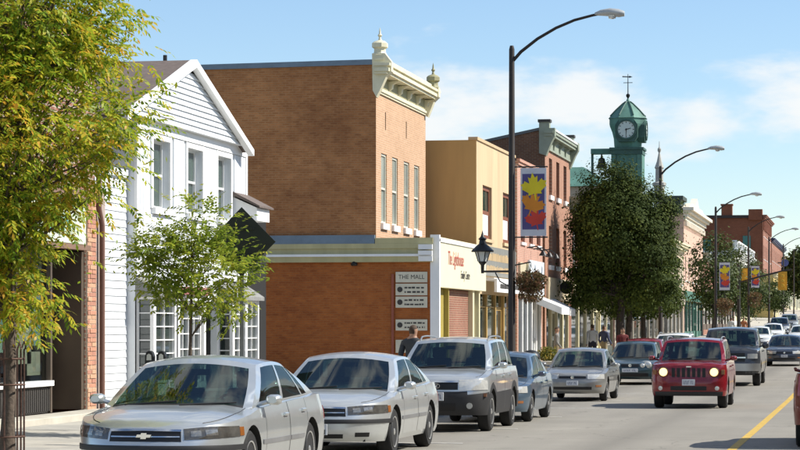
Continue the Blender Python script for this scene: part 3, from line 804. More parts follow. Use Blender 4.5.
JEEP = dict(SUV, L=4.41, W=1.78, wb=2.635, fo=.86, H=1.68, paint=REDP, sh=[(0, .99), (.1, 1.03), (.6, 1.06), (1.15, 1.09), (2.2, 1.11), (3.6, 1.13), (4.41, 1.13)],
            af=.42, nf=3.4, ws=(1.10, 1.68), tumble=.18, crown=.05, front=jeep_front,
            fprof=[(.2, -.12), (.32, -.02), (.46, 0), (.68, 0), (.72, -.03), (.96, -.035), (1.0, -.07), (1.1, -.12)])
TRUCK = dict(L=5.8, W=2.02, wb=3.56, fo=.98, r=.39, H=1.93, sill=.42, fsill=.40, rsill=.5, sh=[(0, 1.10), (.12, 1.16), (.8, 1.21), (1.45, 1.24), (3.4, 1.26), (3.7, 1.27), (5.8, 1.27)],
             ws=(1.42, 2.02), rs=(3.28, 3.55), doors=[(1.62, 2.62), (2.635, 3.35)], wins=[(.10, .50), (.56, .90)], tumble=.20, af=.40, nf=3.6, ar=.18, nr=4, crown=.09, rcrown=.06, tw=.25, bed=(3.75, 5.7),
             fprof=[(.2, -.1), (.5, 0), (.74, 0), (.78, -.04), (1.08, -.05), (1.16, -.12), (1.25, -.2)], sprof=[(.3, -.06), (.6, -.01), (.85, 0), (1.15, -.02), (1.3, -.06)], rprof=[(.3, -.1), (.5, 0), (1.3, 0)], cat='truck', paint=TRUCKP, front=truck_front, mir=(.22, .24), hoodline=.03)
def park(kind, name, label, X, Yf, group=None, rz=0.0, **kw):
    p = dict(kind); p.update(kw)
    Y = Yf + p['L'] / 2
    ya, yb = Yf + p['fo'], Yf + p['fo'] + p['wb']
    c = car(name, label, p, (X, Y, (zr(ya) + zr(yb)) / 2), rz, group)
    c.rotation_euler[0] = math.atan2(zr(yb) - zr(ya), p['wb']) * (1 if abs(rz) < 1 else -1)
    return c
ROW = 'cars parked nose to tail along the kerb'
LANE = 'cars driving towards the camera'
# ---------------------------------------------------------------- building helpers
def facade(mb, m, a0, a1, b0, b1, holes, rev=0.18, mi=0, rmi=None):
    """a wall sheet with real openings and their reveals"""
    rmi = mi if rmi is None else rmi
    A = sorted({a0, a1, *[h[0] for h in holes], *[h[1] for h in holes]}); B = sorted({b0, b1, *[h[2] for h in holes], *[h[3] for h in holes]})
    A = [a for a in A if a0 <= a <= a1]; B = [b for b in B if b0 <= b <= b1]
    for p, q in zip(A, A[1:]):
        for r_, s_ in zip(B, B[1:]):
            ca, cb = (p + q) / 2, (r_ + s_) / 2
            if any(h[0] < ca < h[1] and h[2] < cb < h[3] for h in holes): continue
            mb.add([m(p, r_, 0), m(q, r_, 0), m(q, s_, 0), m(p, s_, 0)], [(0, 1, 2, 3)], mi)
    for h in holes:
        c = [(h[0], h[2]), (h[1], h[2]), (h[1], h[3]), (h[0], h[3])]
        for (p, r_), (q, s_) in zip(c, c[1:] + c[:1]):
            mb.add([m(p, r_, 0), m(q, s_, 0), m(q, s_, rev), m(p, r_, rev)], [(0, 1, 2, 3)], rmi)
    return mb
def window(parent, m, a0, a1, b0, b1, rev, fm, gm, sill=None, fw=0.06, rail=True, cols=1, rows=1, name='window', sill_out=0.07, sill_h=0.12, head=None, gm2=None):
    """sash window set rev deep in its opening: window > pane, sill, muntin, lintel"""
    f = MB(); d0, d1 = rev - 0.07, rev + 0.02
    f.mbox(m, a0, a0 + fw, b0, b1, d0, d1); f.mbox(m, a1 - fw, a1, b0, b1, d0, d1)
    f.mbox(m, a0 + fw, a1 - fw, b0, b0 + fw, d0, d1); f.mbox(m, a0 + fw, a1 - fw, b1 - fw, b1, d0, d1)
    bm_ = (b0 + b1) / 2
    if rail: f.mbox(m, a0 + fw, a1 - fw, bm_ - fw * .45, bm_ + fw * .45, d0 + .005, d1)
    w = f.build(name, fm, parent)
    spans = [(b0 + fw, bm_ - fw * .45), (bm_ + fw * .45, b1 - fw)] if rail else [(b0 + fw, b1 - fw)]
    for k, (p, q) in enumerate(spans):
        g = MB(); g.mbox(m, a0 + fw, a1 - fw, p, q, rev - .03 + (.02 if k == 0 else 0), rev + .015); g.build('pane', gm2 if (gm2 and k == 1) else gm, w)
        if cols > 1 or rows > 1:
            mu = MB(); t = .022
            for c in range(1, cols):
                a = lerp(a0 + fw, a1 - fw, c / cols); mu.mbox(m, a - t / 2, a + t / 2, p, q, rev - .05, rev - .005)
            for r_ in range(1, rows):
                b = lerp(p, q, r_ / rows); mu.mbox(m, a0 + fw, a1 - fw, b - t / 2, b + t / 2, rev - .048, rev - .003)
            mu.build('muntin', fm, w)
    if sill:
        s_ = MB(); s_.mbox(m, a0 - .07, a1 + .07, b0 - sill_h, b0 - .002, -sill_out, rev - .075); s_.build('sill', sill, w)
    if head:
        s_ = MB(); s_.mbox(m, a0 - .08, a1 + .08, b1 + .002, b1 + .16, -.035, .02); s_.build('lintel', head, w)
    return w
def shell(root, Xf, Xb, Y0, Y1, z0, z1, wall, side=None, roof=None, holes=(), side_holes=(), rev=.18, parapet=.35, near=True, step=0.0):
    """front wall with openings, side wall towards the camera, back walls and flat roof"""
    f = MB(); facade(f, fx(Xf), Y0, Y1, z0, z1, list(holes), rev); f.build('front_wall', wall, root)
    s_ = MB(); facade(s_, fy(Y0), Xb, Xf, z0, z1 - step, list(side_holes), rev)
    s_.build('side_wall', side or wall, root)
    b = MB(); b.add([(Xb, Y0, z0), (Xb, Y1, z0), (Xb, Y1, z1 - step), (Xb, Y0, z1 - step)], [(0, 1, 2, 3)])
    b.add([(Xb, Y1, z0), (Xf, Y1, z0), (Xf, Y1, z1 - step), (Xb, Y1, z1 - step)], [(0, 1, 2, 3)]); b.build('rear_wall', side or wall, root)
    r_ = MB(); zt = z1 - step - parapet
    r_.box(Xb + .02, Xf - .3, Y0 + .02, Y1 - .02, zt - .1, zt); r_.build('roof', roof or M('roof_felt', (.07, .07, .07), .9), root)
    return root
def cornice(root, m, a0, a1, b, mat, steps, name='cornice', ret=None, bracket=None, brm=None):
    """steps: (height, projection) from bottom to top"""
    c = MB(); z = b
    for h, p in steps:
        c.mbox(m, a0 - p * .8, a1 + p * .8, z, z + h - .001, -p, .02); z += h
    o = c.build(name, mat, root)
    if bracket:
        n, bh, bp, bw = bracket
        bb = MB(); bb.poly(lambda q, r_, d: (r_, d, q), [(0, 0), (bh * .35, bp * .35), (bh * .75, bp * .45), (bh, bp), (bh, 0)], -bw / 2, bw / 2)
        me = bb.mesh('bracket', brm or mat)
        for k in range(n):
            a = lerp(a0 + bw, a1 - bw, k / (n - 1)); p = m(a, b - bh * .1, 0); q = m(a, b, -1)
            rz = math.atan2(q[1] - p[1], q[0] - p[0])
            inst(me, 'bracket', o, (p[0], p[1], p[2] - bh * 0.0), rot=(0, 0, rz))
    return o
def door(root, m, a0, a1, b0, b1, d, mat, glassm=SHOP, name='door'):
    f = MB(); f.mbox(m, a0, a0 + .12, b0, b1, d - .03, d + .03); f.mbox(m, a1 - .12, a1, b0, b1, d - .03, d + .03)
    f.mbox(m, a0 + .12, a1 - .12, b0, b0 + .5, d - .03, d + .03); f.mbox(m, a0 + .12, a1 - .12, b1 - .14, b1, d - .03, d + .03)
    o = f.build(name, mat, root)
    g = MB(); g.mbox(m, a0 + .12, a1 - .12, b0 + .5, b1 - .14, d - .008, d + .008); g.build('pane', glassm, o)
    h = MB(); h.mbox(m, a1 - .09, a1 - .05, b0 + .95, b0 + 1.15, d - .09, d - .03); h.build('handle', CHROME, o)
    return o
def shopfront(root, m, a0, a1, b0, b1, n, fm, gm=SHOP, stall=.45, stallm=None, d=.06, doors=(), bw=.09, trans=.0, back=True):
    """n bays of display window between posts, over a stall riser"""
    w = (a1 - a0) / n
    for k in range(n + 1):
        a = a0 + w * k; p = MB(); p.mbox(m, a - bw / 2, a + bw / 2, b0, b1, d - .08, d + .08); p.build('post', fm, root)
    for k in range(n):
        p, q = a0 + w * k + bw / 2, a0 + w * (k + 1) - bw / 2
        if k in doors:
            door(root, m, p, q, b0 + .02, b1 - .45, d + .05, fm, gm)
            t = MB(); t.mbox(m, p, q, b1 - .44, b1, d + .03, d + .05); t.build('transom_pane', gm, root); continue
        s_ = MB(); s_.mbox(m, p, q, b0, b0 + stall, d - .04, d + .06); s_.build('stall_riser', stallm or fm, root)
        g = MB(); g.mbox(m, p, q, b0 + stall, b1 - trans, d, d + .02); g.build('display_window', gm, root)
        if trans:
            t = MB(); t.mbox(m, p, q, b1 - trans + .05, b1, d, d + .02); t.build('transom_pane', gm, root)
            t = MB(); t.mbox(m, p, q, b1 - trans, b1 - trans + .05, d - .04, d + .04); t.build('transom_bar', fm, root)
    if back:
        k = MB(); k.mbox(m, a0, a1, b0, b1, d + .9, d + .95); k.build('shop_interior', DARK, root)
def scribble(root, m, a0, a1, b, h, mat, rnd_, d=-.004, name='print'):
    """a line of print too small to read: short dark strokes joined as one mark"""
    p = MB(); a = a0
    while a < a1:
        w = rnd_.uniform(.04, .14); p.mbox(m, a, min(a1, a + w), b, b + h * rnd_.uniform(.7, 1), d - .003, d); a += w + rnd_.uniform(.015, .05)
    o = p.build(name, mat, root); o['kind'] = 'stuff'; return o
rnd = random.Random(11)
DK = M('dark_lettering', (.05, .045, .04), .7)

# ---------------------------------------------------------------- left: shop with a pale green sign
BR_PIER = [M('pier_brick_' + 'abc'[i], c, .9, 0, .15, 12) for i, c in enumerate(((.46, .22, .14), (.40, .19, .13), (.50, .29, .18)))]
MORT = M('mortar', (.52, .46, .36), .95)
BR_LEFT = brick('left_shop_brick', (.34, .14, .09), (.26, .11, .07), (.42, .38, .30), 'y')
b0 = thing('shop_building', 'brick shop with pale green fascia sign behind the leafy street tree', 'building', (-13.6, 30, zs(38)))
zb = zs(38) + .0
hs = [(30.4, 40.95, zb + .02, 3.12)]
shell(b0, -13.6, -26, 30, 41.5, zb - .5, 7.2, BR_LEFT, BR_LEFT, None, hs, rev=.02)
st_ = MB(); st_.box(-13.62, -13.0, 30, 41.45, zb - .25, zb + .12); st_.build('step', M('step_concrete', (.45, .42, .35), .9, 0, .15), b0, bevel=.015)
fm = M('brown_frame', (.09, .065, .045), .5)
shopfront(b0, fx(-13.6), 30.5, 39.2, zb + .13, 3.1, 5, fm, CLEAR, .46, M('dark_panel', (.045, .04, .035), .7), .10)
for k in range(34):
    s_ = MB(); a = 35.8 + k * .1; s_.mbox(fx(-13.6), a, a + .055, zb + .16, zb + .55, .035, .06); s_.build('panel_slat', M('dark_panel', None) if 0 else MATS['dark_panel'], b0)
s_ = MB(); s_.mbox(fx(-13.6), 30.5, 39.2, zb + .59, zb + .68, -.03, .08); s_.build('window_sill', TRIM, b0)
door(b0, fx(-13.6), 39.5, 40.6, zb + .13, 2.55, .55, fm, CLEAR)
p = MB(); p.mbox(fx(-13.6), 39.24, 39.3, zb + .13, 3.1, .1, 1.0); p.build('entry_side', fm, b0); p = MB(); p.mbox(fx(-13.6), 40.80, 40.94, zb + .13, 3.1, .02, 1.0); p.build('entry_side', fm, b0)
# goods and notices behind the glass
for a, b, w, h, c in ((36.0, 1.55, .5, .75, (.62, .60, .5)), (36.7, 1.35, .45, .9, (.30, .45, .36)), (37.5, 1.9, .35, .45, (.65, .45, .06)), (37.75, 1.15, .75, .75, (.60, .55, .42)), (38.55, 1.45, .42, .85, (.28, .42, .38)), (38.3, .95, .65, .4, (.5, .46, .36)), (39.6, 1.9, .4, .6, (.55, .18, .08)), (39.65, 1.3, .8, .5, (.5, .45, .33)), (35.1, 1.3, .6, .9, (.5, .5, .42)), (36.2, 2.3, .4, .5, (.4, .5, .3)), (34.0, 1.2, .7, 1.1, (.35, .3, .2))):
    q = MB(); q.mbox(fx(-13.6), a, a + w, b, b + h, .135 if a < 39.3 else .52, .145 if a < 39.3 else .53); q.build('notice', M('notice_%d' % int(a * 100), c, .8, 0, .25, 6), b0)
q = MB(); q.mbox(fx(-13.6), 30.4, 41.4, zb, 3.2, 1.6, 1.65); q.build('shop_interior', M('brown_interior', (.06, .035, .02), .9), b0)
# fascia sign
sg = MB(); sg.mbox(fx(-13.6), 33.0, 40.7, 3.22, 3.98, -.10, -.005); sgo = sg.build('fascia_sign', M('pale_green_sign', (.60, .68, .55), .5, 0, .08, 2), b0, bevel=.01)
text_on('ffiani', .62, M('teal_lettering', (.10, .42, .38), .5), sgo, fx(-13.6), 39.3, 3.62, -.104, 1.0, extrude=.006)
c_ = MB(); c_.mbox(fx(-13.6), 30, 40.85, 3.98, 4.15, -.22, 0); c_.mbox(fx(-13.6), 30, 40.85, 3.12, 3.21, -.14, 0); c_.build('fascia_cornice', M('cornice_brown', (.20, .12, .08), .6), b0)
# pier of single bricks beside the entry
for k in range(50):
    z = zb + .02 + k * .0815
    for j in range(2):
        w0, w1 = ((40.98, 41.22), (41.23, 41.46)) if k % 2 else ((40.98, 41.10), (41.11, 41.46))
        q = MB(); a, b_ = (w0, w1)[j]; o_ = rnd.uniform(.035, .05)
        q.mbox(fx(-13.6), a + .004, b_ - .004, z, z + .068, -o_, -.005); q.build('brick', BR_PIER[rnd.randrange(3)], b0)
q = MB(); q.mbox(fx(-13.6), 40.975, 41.465, zb, zb + 4.1, -.028, -.004); q.build('mortar_bed', MORT, b0)
q = MB(); q.mbox(fx(-13.6), 41.52, 42.05, zb - .3, 4.2, -.02, .3); q.build('corner_board', M('mauve_board', (.36, .29, .25), .8, 0, .1), b0)
q = MB(); q.tube([(-13.5, 41.62, zb), (-13.5, 41.62, 3.6), (-13.52, 41.5, 3.9), (-13.52, 41.5, 4.5)], .05, 8); q.build('downpipe', M('brown_pipe', (.14, .07, .05), .5), b0, smooth=50)

# ---------------------------------------------------------------- white clapboard house with a gable to the street
SHINGLE = M('roof_shingle', (.13, .10, .085), .9, 0, .2, 8)
GREYG = pane_mat('grey_green_pane', (.05, .075, .062), .5, 2.0)
b1 = thing('gabled_house', 'white clapboard shop house with street-facing gable and three tall windows', 'house', (-13.6, 42.1, zs(47)))
zb = zs(47)
f = MB(); facade(f, fx(-13.78), 42.05, 43.95, zb - .3, 4.6, []); f.mbox(fx(-13.78), 42.05, 43.95, 4.6, 4.75, -.06, .3); f.build('low_wing_wall', WHITE, b1)
for k in range(int((4.55 - zb) / .145)):
    z = zb + .05 + k * .145; q = MB(); q.add([fx(-13.78)(a, b, d) for a in (42.12, 43.9) for b, d in ((z, -.028), (z + .152, -.008), (z + .152, -.001), (z, -.001))], [(0, 4, 5, 1), (1, 5, 6, 2), (0, 3, 7, 4), (0, 1, 2, 3), (4, 7, 6, 5)])
    q.build('clapboard', WHITE, b1)
WIN1 = [(45.06, 46.20), (47.50, 48.62), (49.84, 50.92)]
WB, WT = 4.10, 5.44
REV = .19
mf = fx(-13.6)
f = MB(); facade(f, mf, 43.95, 52.3, 2.75, 5.85, [(a, b, WB, WT) for a, b in WIN1], REV); f.build('front_wall', WHITE, b1)
s_ = MB(); s_.add([(-13.6, 43.95, zb - .3), (-30, 43.95, zb - .3), (-30, 43.95, 5.85), (-13.6, 43.95, 5.85)], [(0, 1, 2, 3)]); s_.build('side_wall', WHITE, b1); s_ = MB(); s_.add([(-13.6, 52.3, zb - .3), (-30, 52.3, zb - .3), (-30, 52.3, 5.85), (-13.6, 52.3, 5.85)], [(0, 1, 2, 3)]); s_.build('side_wall', WHITE, b1)
for a, b in WIN1:
    w = window(b1, mf, a, b, WB, WT, REV, TRIM, GREYG, TRIM, .05, True, 1, 1, sill_out=.10, sill_h=.13)
    t = MB(); t.mbox(mf, a - .12, a - .002, WB - .02, WT + .11, -.035, .02); t.mbox(mf, b + .002, b + .12, WB - .02, WT + .11, -.035, .02); t.mbox(mf, a - .118, b + .118, WT + .002, WT + .11, -.032, .02); t.build('casing', TRIM, w)
a = 44.0
while a < 52.2:
    segs = [(3.42, 5.55)]
    for p, q in WIN1:
        if a + .19 > p - .12 and a < q + .12: segs = [(3.42, WB - .14), (WT + .112, 5.55)]
    inside = None
    for p, q in WIN1:
        if a < p - .12 < a + .19: inside = [(a, p - .125), (p - .125, a + .19)]
    for lo, hi in segs:
        if hi - lo > .03:
            q = MB(); q.mbox(mf, a + .010, a + .180, lo, hi, -.030, -.001); q.build('board', WHITE, b1)
    a += .19
for k in range(5):
    z = 2.76 + k * .132; q = MB(); q.add([mf(a, b, d) for a in (43.96, 52.28) for b, d in ((z, -.030), (z + .138, -.008), (z + .138, -.001), (z, -.001))], [(0, 4, 5, 1), (1, 5, 6, 2), (0, 3, 7, 4), (0, 1, 2, 3), (4, 7, 6, 5)]); q.build('clapboard', WHITE, b1)
for a0_, a1_ in ((43.95, 44.08), (52.17, 52.3)):
    q = MB(); q.mbox(mf, a0_ - .01, a1_ + .01, 2.75, 5.6, -.045, 0.01); q.build('corner_board', TRIM, b1)
q = MB(); q.mbox(mf, 43.95, 52.3, 5.56, 5.80, -.05, 0); q.build('frieze_board', TRIM, b1)
# gable: boards trimmed to the slope
AP, EV, GY, GH = 7.14, 5.76, 47.15, 4.50
mg = fx(-13.46)
def half(z): return GH * (AP - .06 - z) / (AP - EV)
k = 0; z = EV
while z < AP - .25:
    z2 = min(z + .118, AP - .12); h0, h1 = half(z), max(.02, half(z2))
    q = MB(); q.add([mg(GY - h0, z, -.042), mg(GY + h0, z, -.042), mg(GY + h1, z2 + .006, -.004), mg(GY - h1, z2 + .006, -.006), mg(GY - h0, z, .12), mg(GY + h0, z, .12), mg(GY + h1, z2, .12), mg(GY - h1, z2, .12)],
                    [(0, 1, 2, 3), (0, 4, 5, 1), (1, 5, 6, 2), (0, 3, 7, 4)]); q.build('clapboard', WHITE, b1); z += .118
for sg_ in (1, -1):
    q = MB(); e0, e1 = (GY + sg_ * (GH + .18), EV - .06), (GY, AP + .06)
    q.poly(mg, [e0, (e0[0], e0[1] - .14), (GY, AP - .10), e1], -.18, -.045); q.build('bargeboard', TRIM, b1)
    r_ = MB(); th = .05
    r_.add([(-13.34, e0[0] + sg_ * .0, e0[1] - .06), (-13.34, GY, AP), (-31, GY, AP), (-31, e0[0] + sg_ * .0, e0[1] - .06), (-13.34, e0[0] + sg_ * .0, e0[1] - .06 + th), (-13.34, GY, AP + th), (-31, GY, AP + th), (-31, e0[0] + sg_ * .0, e0[1] - .06 + th)],
           [(0, 1, 2, 3), (4, 5, 6, 7), (0, 1, 5, 4), (0, 3, 7, 4), (2, 3, 7, 6)]); r_.build('roof_slope', SHINGLE, b1)
# pent hood at the right-hand end
q = MB(); q.poly(lambda a, b, d: (a, d, b), [(-13.6, 4.62), (-13.06, 4.38), (-13.06, 4.10), (-13.6, 4.10)], 51.2, 52.34); hood = q.build('pent_hood', TRIM, b1)
q = MB(); q.poly(lambda a, b, d: (a, d, b), [(-13.6, 4.74), (-12.98, 4.42), (-12.98, 4.38), (-13.6, 4.66)], 51.12, 52.42); q.build('hood_shingles', SHINGLE, hood)
# ground floor: two bay windows, doors between, posts
fmw = TRIM
def bay(a0, a1, xo, n):
    root = b1; Xo = -13.6 + xo
    r_ = MB(); r_.poly(lambda a, b, d: (a, d, b), [(-13.6, 2.72), (Xo + .12, 2.42), (Xo + .12, 2.34), (-13.6, 2.34)], a0 - .1, a1 + .1); r_.build('bay_roof', M('grey_shingle', (.22, .22, .21), .9, 0, .2, 9), root)
    s_ = MB(); s_.box(-13.6, Xo, a0, a1, zb - .2, zb + .55); s_.build('bay_base', WHITE, root)
    for y in (a0, a1):
        mm = fy(y); sgn = 1
        window(root, mm, -13.6, Xo - .0, zb + .56, 2.34, .035, fmw, SHOP, None, .05, False, 1, 6, name='bay_side_window')
    w = (a1 - a0) / n
    for k in range(n): window(root, fx(Xo), a0 + w * k + .04, a0 + w * (k + 1) - .04, zb + .56, 2.34, .05, fmw, SHOP, None, .05, False, 2, 6, name='bay_window')
    for k in range(n + 1):
        q = MB(); y = a0 + w * k; q.box(Xo - .06, Xo + .012, y - .045, y + .045, zb + .55, 2.34); q.build('post', TRIM, root)
bay(44.05, 45.5, .34, 1); bay(49.9, 52.1, .34, 2)
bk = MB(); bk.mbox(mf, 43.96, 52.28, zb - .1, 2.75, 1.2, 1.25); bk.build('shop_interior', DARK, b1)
q = MB(); q.mbox(mf, 45.5, 49.9, 2.30, 2.76, -.02, .2); q.build('lintel_board', WHITE, b1)
door(b1, mf, 45.8, 46.75, zb, 2.25, .35, M('red_brown_door', (.16, .05, .03), .5)); door(b1, mf, 48.9, 49.8, zb, 2.25, .35, M('teal_door', (.10, .20, .22), .5))
for y in (45.58, 46.85, 48.8, 49.85):
    q = MB(); q.mbox(mf, y - .07, y + .07, zb - .1, 2.3, -.03, .12); q.build('post', TRIM, b1)
window(b1, mf, 46.95, 48.7, zb + .5, 2.3, .1, TRIM, SHOP, TRIM, .05, False, 4, 5, name='display_window')
q = MB(); q.mbox(mf, 46.9, 48.75, zb - .2, zb + .38, -.01, .1); q.build('stall_riser', WHITE, b1)
q = MB(); q.mbox(mf, 46.9, 49.0, 2.42, 2.58, -.09, -.04); q.build('shop_sign', M('dusty_rose', (.42, .14, .16), .6), b1)
q = MB(); q.mbox(mf, 52.36, 54.1, zb - .3, 4.25, -.02, .5); q.build('gap_shade_panel', M('gap_shade_black', (.010, .009, .008), .95), b1)  # near-black slab: shade of the gap beside the house put into its colour

# ---------------------------------------------------------------- brick building with cream cornice and projecting shopfront
BU_SIDE = brick('brown_common_brick', (.53, .225, .078), (.38, .155, .052), (.46, .235, .10), 'x', stain=.42, soot=(.54, .47, .42), mort=.016)
BU_LOW = brick('orange_painted_brick', (.49, .150, .028), (.37, .105, .020), (.41, .15, .042), 'x', mort=.014, stain=.40, soot=(.55, .45, .36))
BU_FRONT = brick('pink_face_brick', (.56, .335, .20), (.47, .27, .155), (.54, .41, .28), 'y', stain=.22, soot=(.75, .68, .6))
CORN = M('cornice_cream', (.66, .62, .44), .6, 0, .12, 1.5, bump=.05)
OLIVE = M('cornice_olive', (.30, .28, .15), .65, 0, .12)
b2 = thing('corner_block', 'two-storey brown brick block with cream bracketed cornice and lighthouse shop sign', 'building', (-15.5, 76.4, zs(80)))
zb = zs(80); XU, XS, Y0, Y1 = -15.5, -13.6, 76.4, 85.4
W2 = [(77.25, 78.2), (79.12, 80.12), (81.22, 82.22), (83.15, 84.15)]
f = MB(); facade(f, fx(XU), Y0, Y1, 3.6, 9.6, [(a, b, 5.15, 7.45) for a, b in W2] + [(77.9, 78.05, 8.25, 8.85), (81.6, 81.75, 8.25, 8.85)], .11); f.build('front_wall', BU_FRONT, b2)
s_ = MB(); s_.add([(XU, Y0, 4.55), (XU, Y0, 10.26), (-32, Y0, 10.10), (-32, Y0, 4.55)], [(0, 1, 2, 3)]); s_.build('side_wall', BU_SIDE, b2)
s_ = MB(); s_.add([(XS, Y0 - .004, zb - .5), (XS, Y0 - .004, 3.86), (-32, Y0 - .004, 3.86), (-32, Y0 - .004, zb - .5)], [(0, 1, 2, 3)]); s_.build('lower_side_wall', BU_LOW, b2)
s_ = MB(); s_.add([(-32, Y0, 0), (-32, Y1, 0), (-32, Y1, 10.0), (-32, Y0, 10.0)], [(0, 1, 2, 3)]); s_.add([(-32, Y1, 0), (XU, Y1, 0), (XU, Y1, 10.2), (-32, Y1, 10.0)], [(0, 1, 2, 3)]); s_.build('rear_wall', BU_SIDE, b2)
r_ = MB(); r_.add([(-32, Y0 + .02, 9.9), (XU, Y0 + .02, 10.0), (XU, Y1, 10.0), (-32, Y1, 9.9)], [(0, 1, 2, 3)]); r_.build('roof', M('roof_felt', (.07, .07, .07), .9), b2)
FLASH = M('blue_grey_flashing', (.15, .20, .25), .4, .3, .15)
q = MB(); q.add([(x, y, z + dz) for x, z in ((XU, 10.26), (-32, 10.10)) for y in (Y0 - .05, Y0 + .3) for dz in (0, .17)], [(0, 1, 3, 2), (4, 6, 7, 5), (0, 4, 5, 1), (2, 3, 7, 6), (1, 5, 7, 3), (0, 2, 6, 4)]); q.build('parapet_flashing', FLASH, b2)
q = MB(); q.tube([(-22.7, Y0 + .3, 10.4), (-22.7, Y0 + .3, 10.75)], .07, 8); q.build('vent_pipe', BLACK, b2)
for a, b in W2: window(b2, fx(XU), a, b, 5.15, 7.45, .11, M('cream_sash', (.62, .60, .50), .5), PALE, TRIM, .07, True, sill_out=.09, sill_h=.20)
for a, b, z0, z1 in ((77.9, 78.05, 8.25, 8.85), (81.6, 81.75, 8.25, 8.85)):
    q = MB(); q.mbox(fx(XU), a, b, z0, z1, .09, .115); q.build('vent_slot', DARK, b2)
cornice(b2, fx(XU), Y0 + .12, Y1 - .05, 9.36, CORN, [(.07, .05), (.08, .09), (.06, .04)], 'architrave')
cornice(b2, fx(XU), Y0 + .12, Y1 - .05, 9.575, OLIVE, [(.36, .04)], 'frieze', bracket=(6, .36, .40, .24), brm=CORN)
cornice(b2, fx(XU), Y0 + .12, Y1 - .05, 9.94, CORN, [(.08, .40), (.11, .47), (.07, .42), (.09, .50)], 'cornice')
cornice(b2, fx(XU), Y0 + .12, Y1 - .05, 10.295, CORN, [(.10, .22), (.08, .28)], 'coping')
def urn(y, big):
    h0 = 9.0 if big else 9.5
    q = MB(); w = .27 if big else .25
    if big:
        q.poly(lambda a, b, d: (a, d, b), [(XU - .10, 9.42), (XU + .02, 9.20), (XU + .14, 9.42), (XU + .34, 9.85), (XU + .52, 10.02), (XU + .52, 10.34), (XU + .30, 10.62), (XU - .12, 10.62)], y - .22, y + .10)
    else:
        q.poly(lambda a, b, d: (a, d, b), [(XU - .3, 9.5), (XU + .12, 9.3), (XU + .34, 9.85), (XU + .52, 10.02), (XU + .52, 10.36), (XU - .3, 10.5)], y - .12, y + .2)
    q.build('cornice_end', CORN, b2)
    zt = 10.58 if big else 10.36; cx = XU + .10 if big else XU + .30
    q = MB(); q.lathe([(w * .95, zt), (w * .8, zt + .05), (w * .72, zt + .1), (w * .72, zt + .2), (w * .98, zt + .25), (w * .98, zt + .38), (w * .72, zt + .44), (w * .3, zt + .48)], (cx, y, 0), 8, a0=math.pi / 8)
    q.lathe([(.06, zt + .48), (.035, zt + .58), (.075, zt + .64), (.035, zt + .70), (.025, zt + .80), (.004, zt + .9)], (cx, y, 0), 10)
    q.build('finial', CORN if big else OLIVE, b2, smooth=35)
urn(Y0 + .15, True); urn(Y1 - .1, False)
# projecting shopfront storey
q = MB(); q.box(-32, XS + .0, Y0, Y1 + .6, 4.30, 4.42); q.build('shop_roof', M('roof_felt', None) if 0 else MATS['roof_felt'], b2)
q = MB(); q.box(-32, XU - .02, Y0 - .16, Y0 - .0, 4.44, 4.72); q.build('roof_flashing', FLASH, b2)
SIDEC = M('aged_cream_band', (.42, .38, .20), .7, 0, .18, 1.5, streak=True)
for z0, z1, pz, mt in ((3.84, 4.02, .16, SIDEC), (4.02, 4.10, .22, TRIM), (4.10, 4.28, .12, SIDEC), (4.28, 4.44, .17, SIDEC)):
    q = MB(); q.box(-32, XS - .02, Y0 - pz, Y0 - .006, z0 + .001, z1); q.build('cornice_band', mt, b2)
q = MB(); q.box(XU, XS, Y0 - .17, Y0 - .0, 4.442, 4.62); q.build('cornice_band', SIDEC, b2)
for z0, z1, pz in ((3.86, 4.02, .10), (4.06, 4.20, .16), (4.24, 4.40, .13)):
    q = MB(); q.box(XS - .45, XS + .005, Y0 - .18 - pz, Y0 - .15 - .03, z0, z1); q.build('cornice_return', TRIM, b2)
SIGN = M('sign_cream', (.70, .66, .47), .5, 0, .04, 1)
q = MB(); q.mbox(fx(XS), Y0 + .1, Y1 + 1.0, 3.02, 4.66, -.16, .05); so = q.build('shop_sign', SIGN, b2, bevel=.02)
q = MB(); q.mbox(fx(XS), Y0 - .02, Y1 + 1.02, 4.50, 4.60, -.20, -.165); q.build('sign_moulding', TRIM, so)
q = MB(); q.mbox(fx(XS), Y0 - .06, Y0 + .14, zb, 4.72, -.20, .10); q.build('corner_post', TRIM, b2)
text_on('The Lighthouse', .66, M('red_lettering', (.40, .07, .05), .5), so, fx(XS), 79.75, 4.0, -.164, .78, extrude=.005, shear=.25)
text_on('Family Centre', .40, DK, so, fx(XS), 81.7, 3.5, -.164, .85, extrude=.005, shear=.25)
# shopfront under the sign
MUST = M('mustard_panel', (.34, .27, .06), .6, 0, .1)
q = MB(); q.mbox(fx(XS), Y0 + .15, 78.9, zb, 3.0, .10, .16); q.build('mustard_panel', MUST, b2)
q = MB(); q.mbox(fx(XS), 79.0, 84.0, zb, 3.0, .10, .2); q.build('brick_panel', brick('red_shop_brick', (.30, .10, .06), (.22, .075, .045), (.36, .26, .18), 'y', stain=.3), b2)
for y, w, mt in ((78.95, .14, MUST), (84.15, .36, CREAM), (85.5, .25, CREAM)):
    q = MB(); q.mbox(fx(XS), y - w / 2, y + w / 2, zb, 3.02, -.06, .16); q.build('post', mt, b2)
door(b2, fx(XS), 84.45, 85.35, zb, 2.5, .2, CREAM)
q = MB(); q.mbox(fx(XS), Y1 + .15, Y1 + .98, zb, 3.0, .15, .2); q.build('display_window', SHOP, b2)
for x in (-24.2, -16.2):
    q = MB(); q.lathe([(.09, 3.72), (.12, 3.78), (.05, 3.86)], (x, Y0 - .12, 0), 10); q.build('wall_lamp', BLACK, b2)
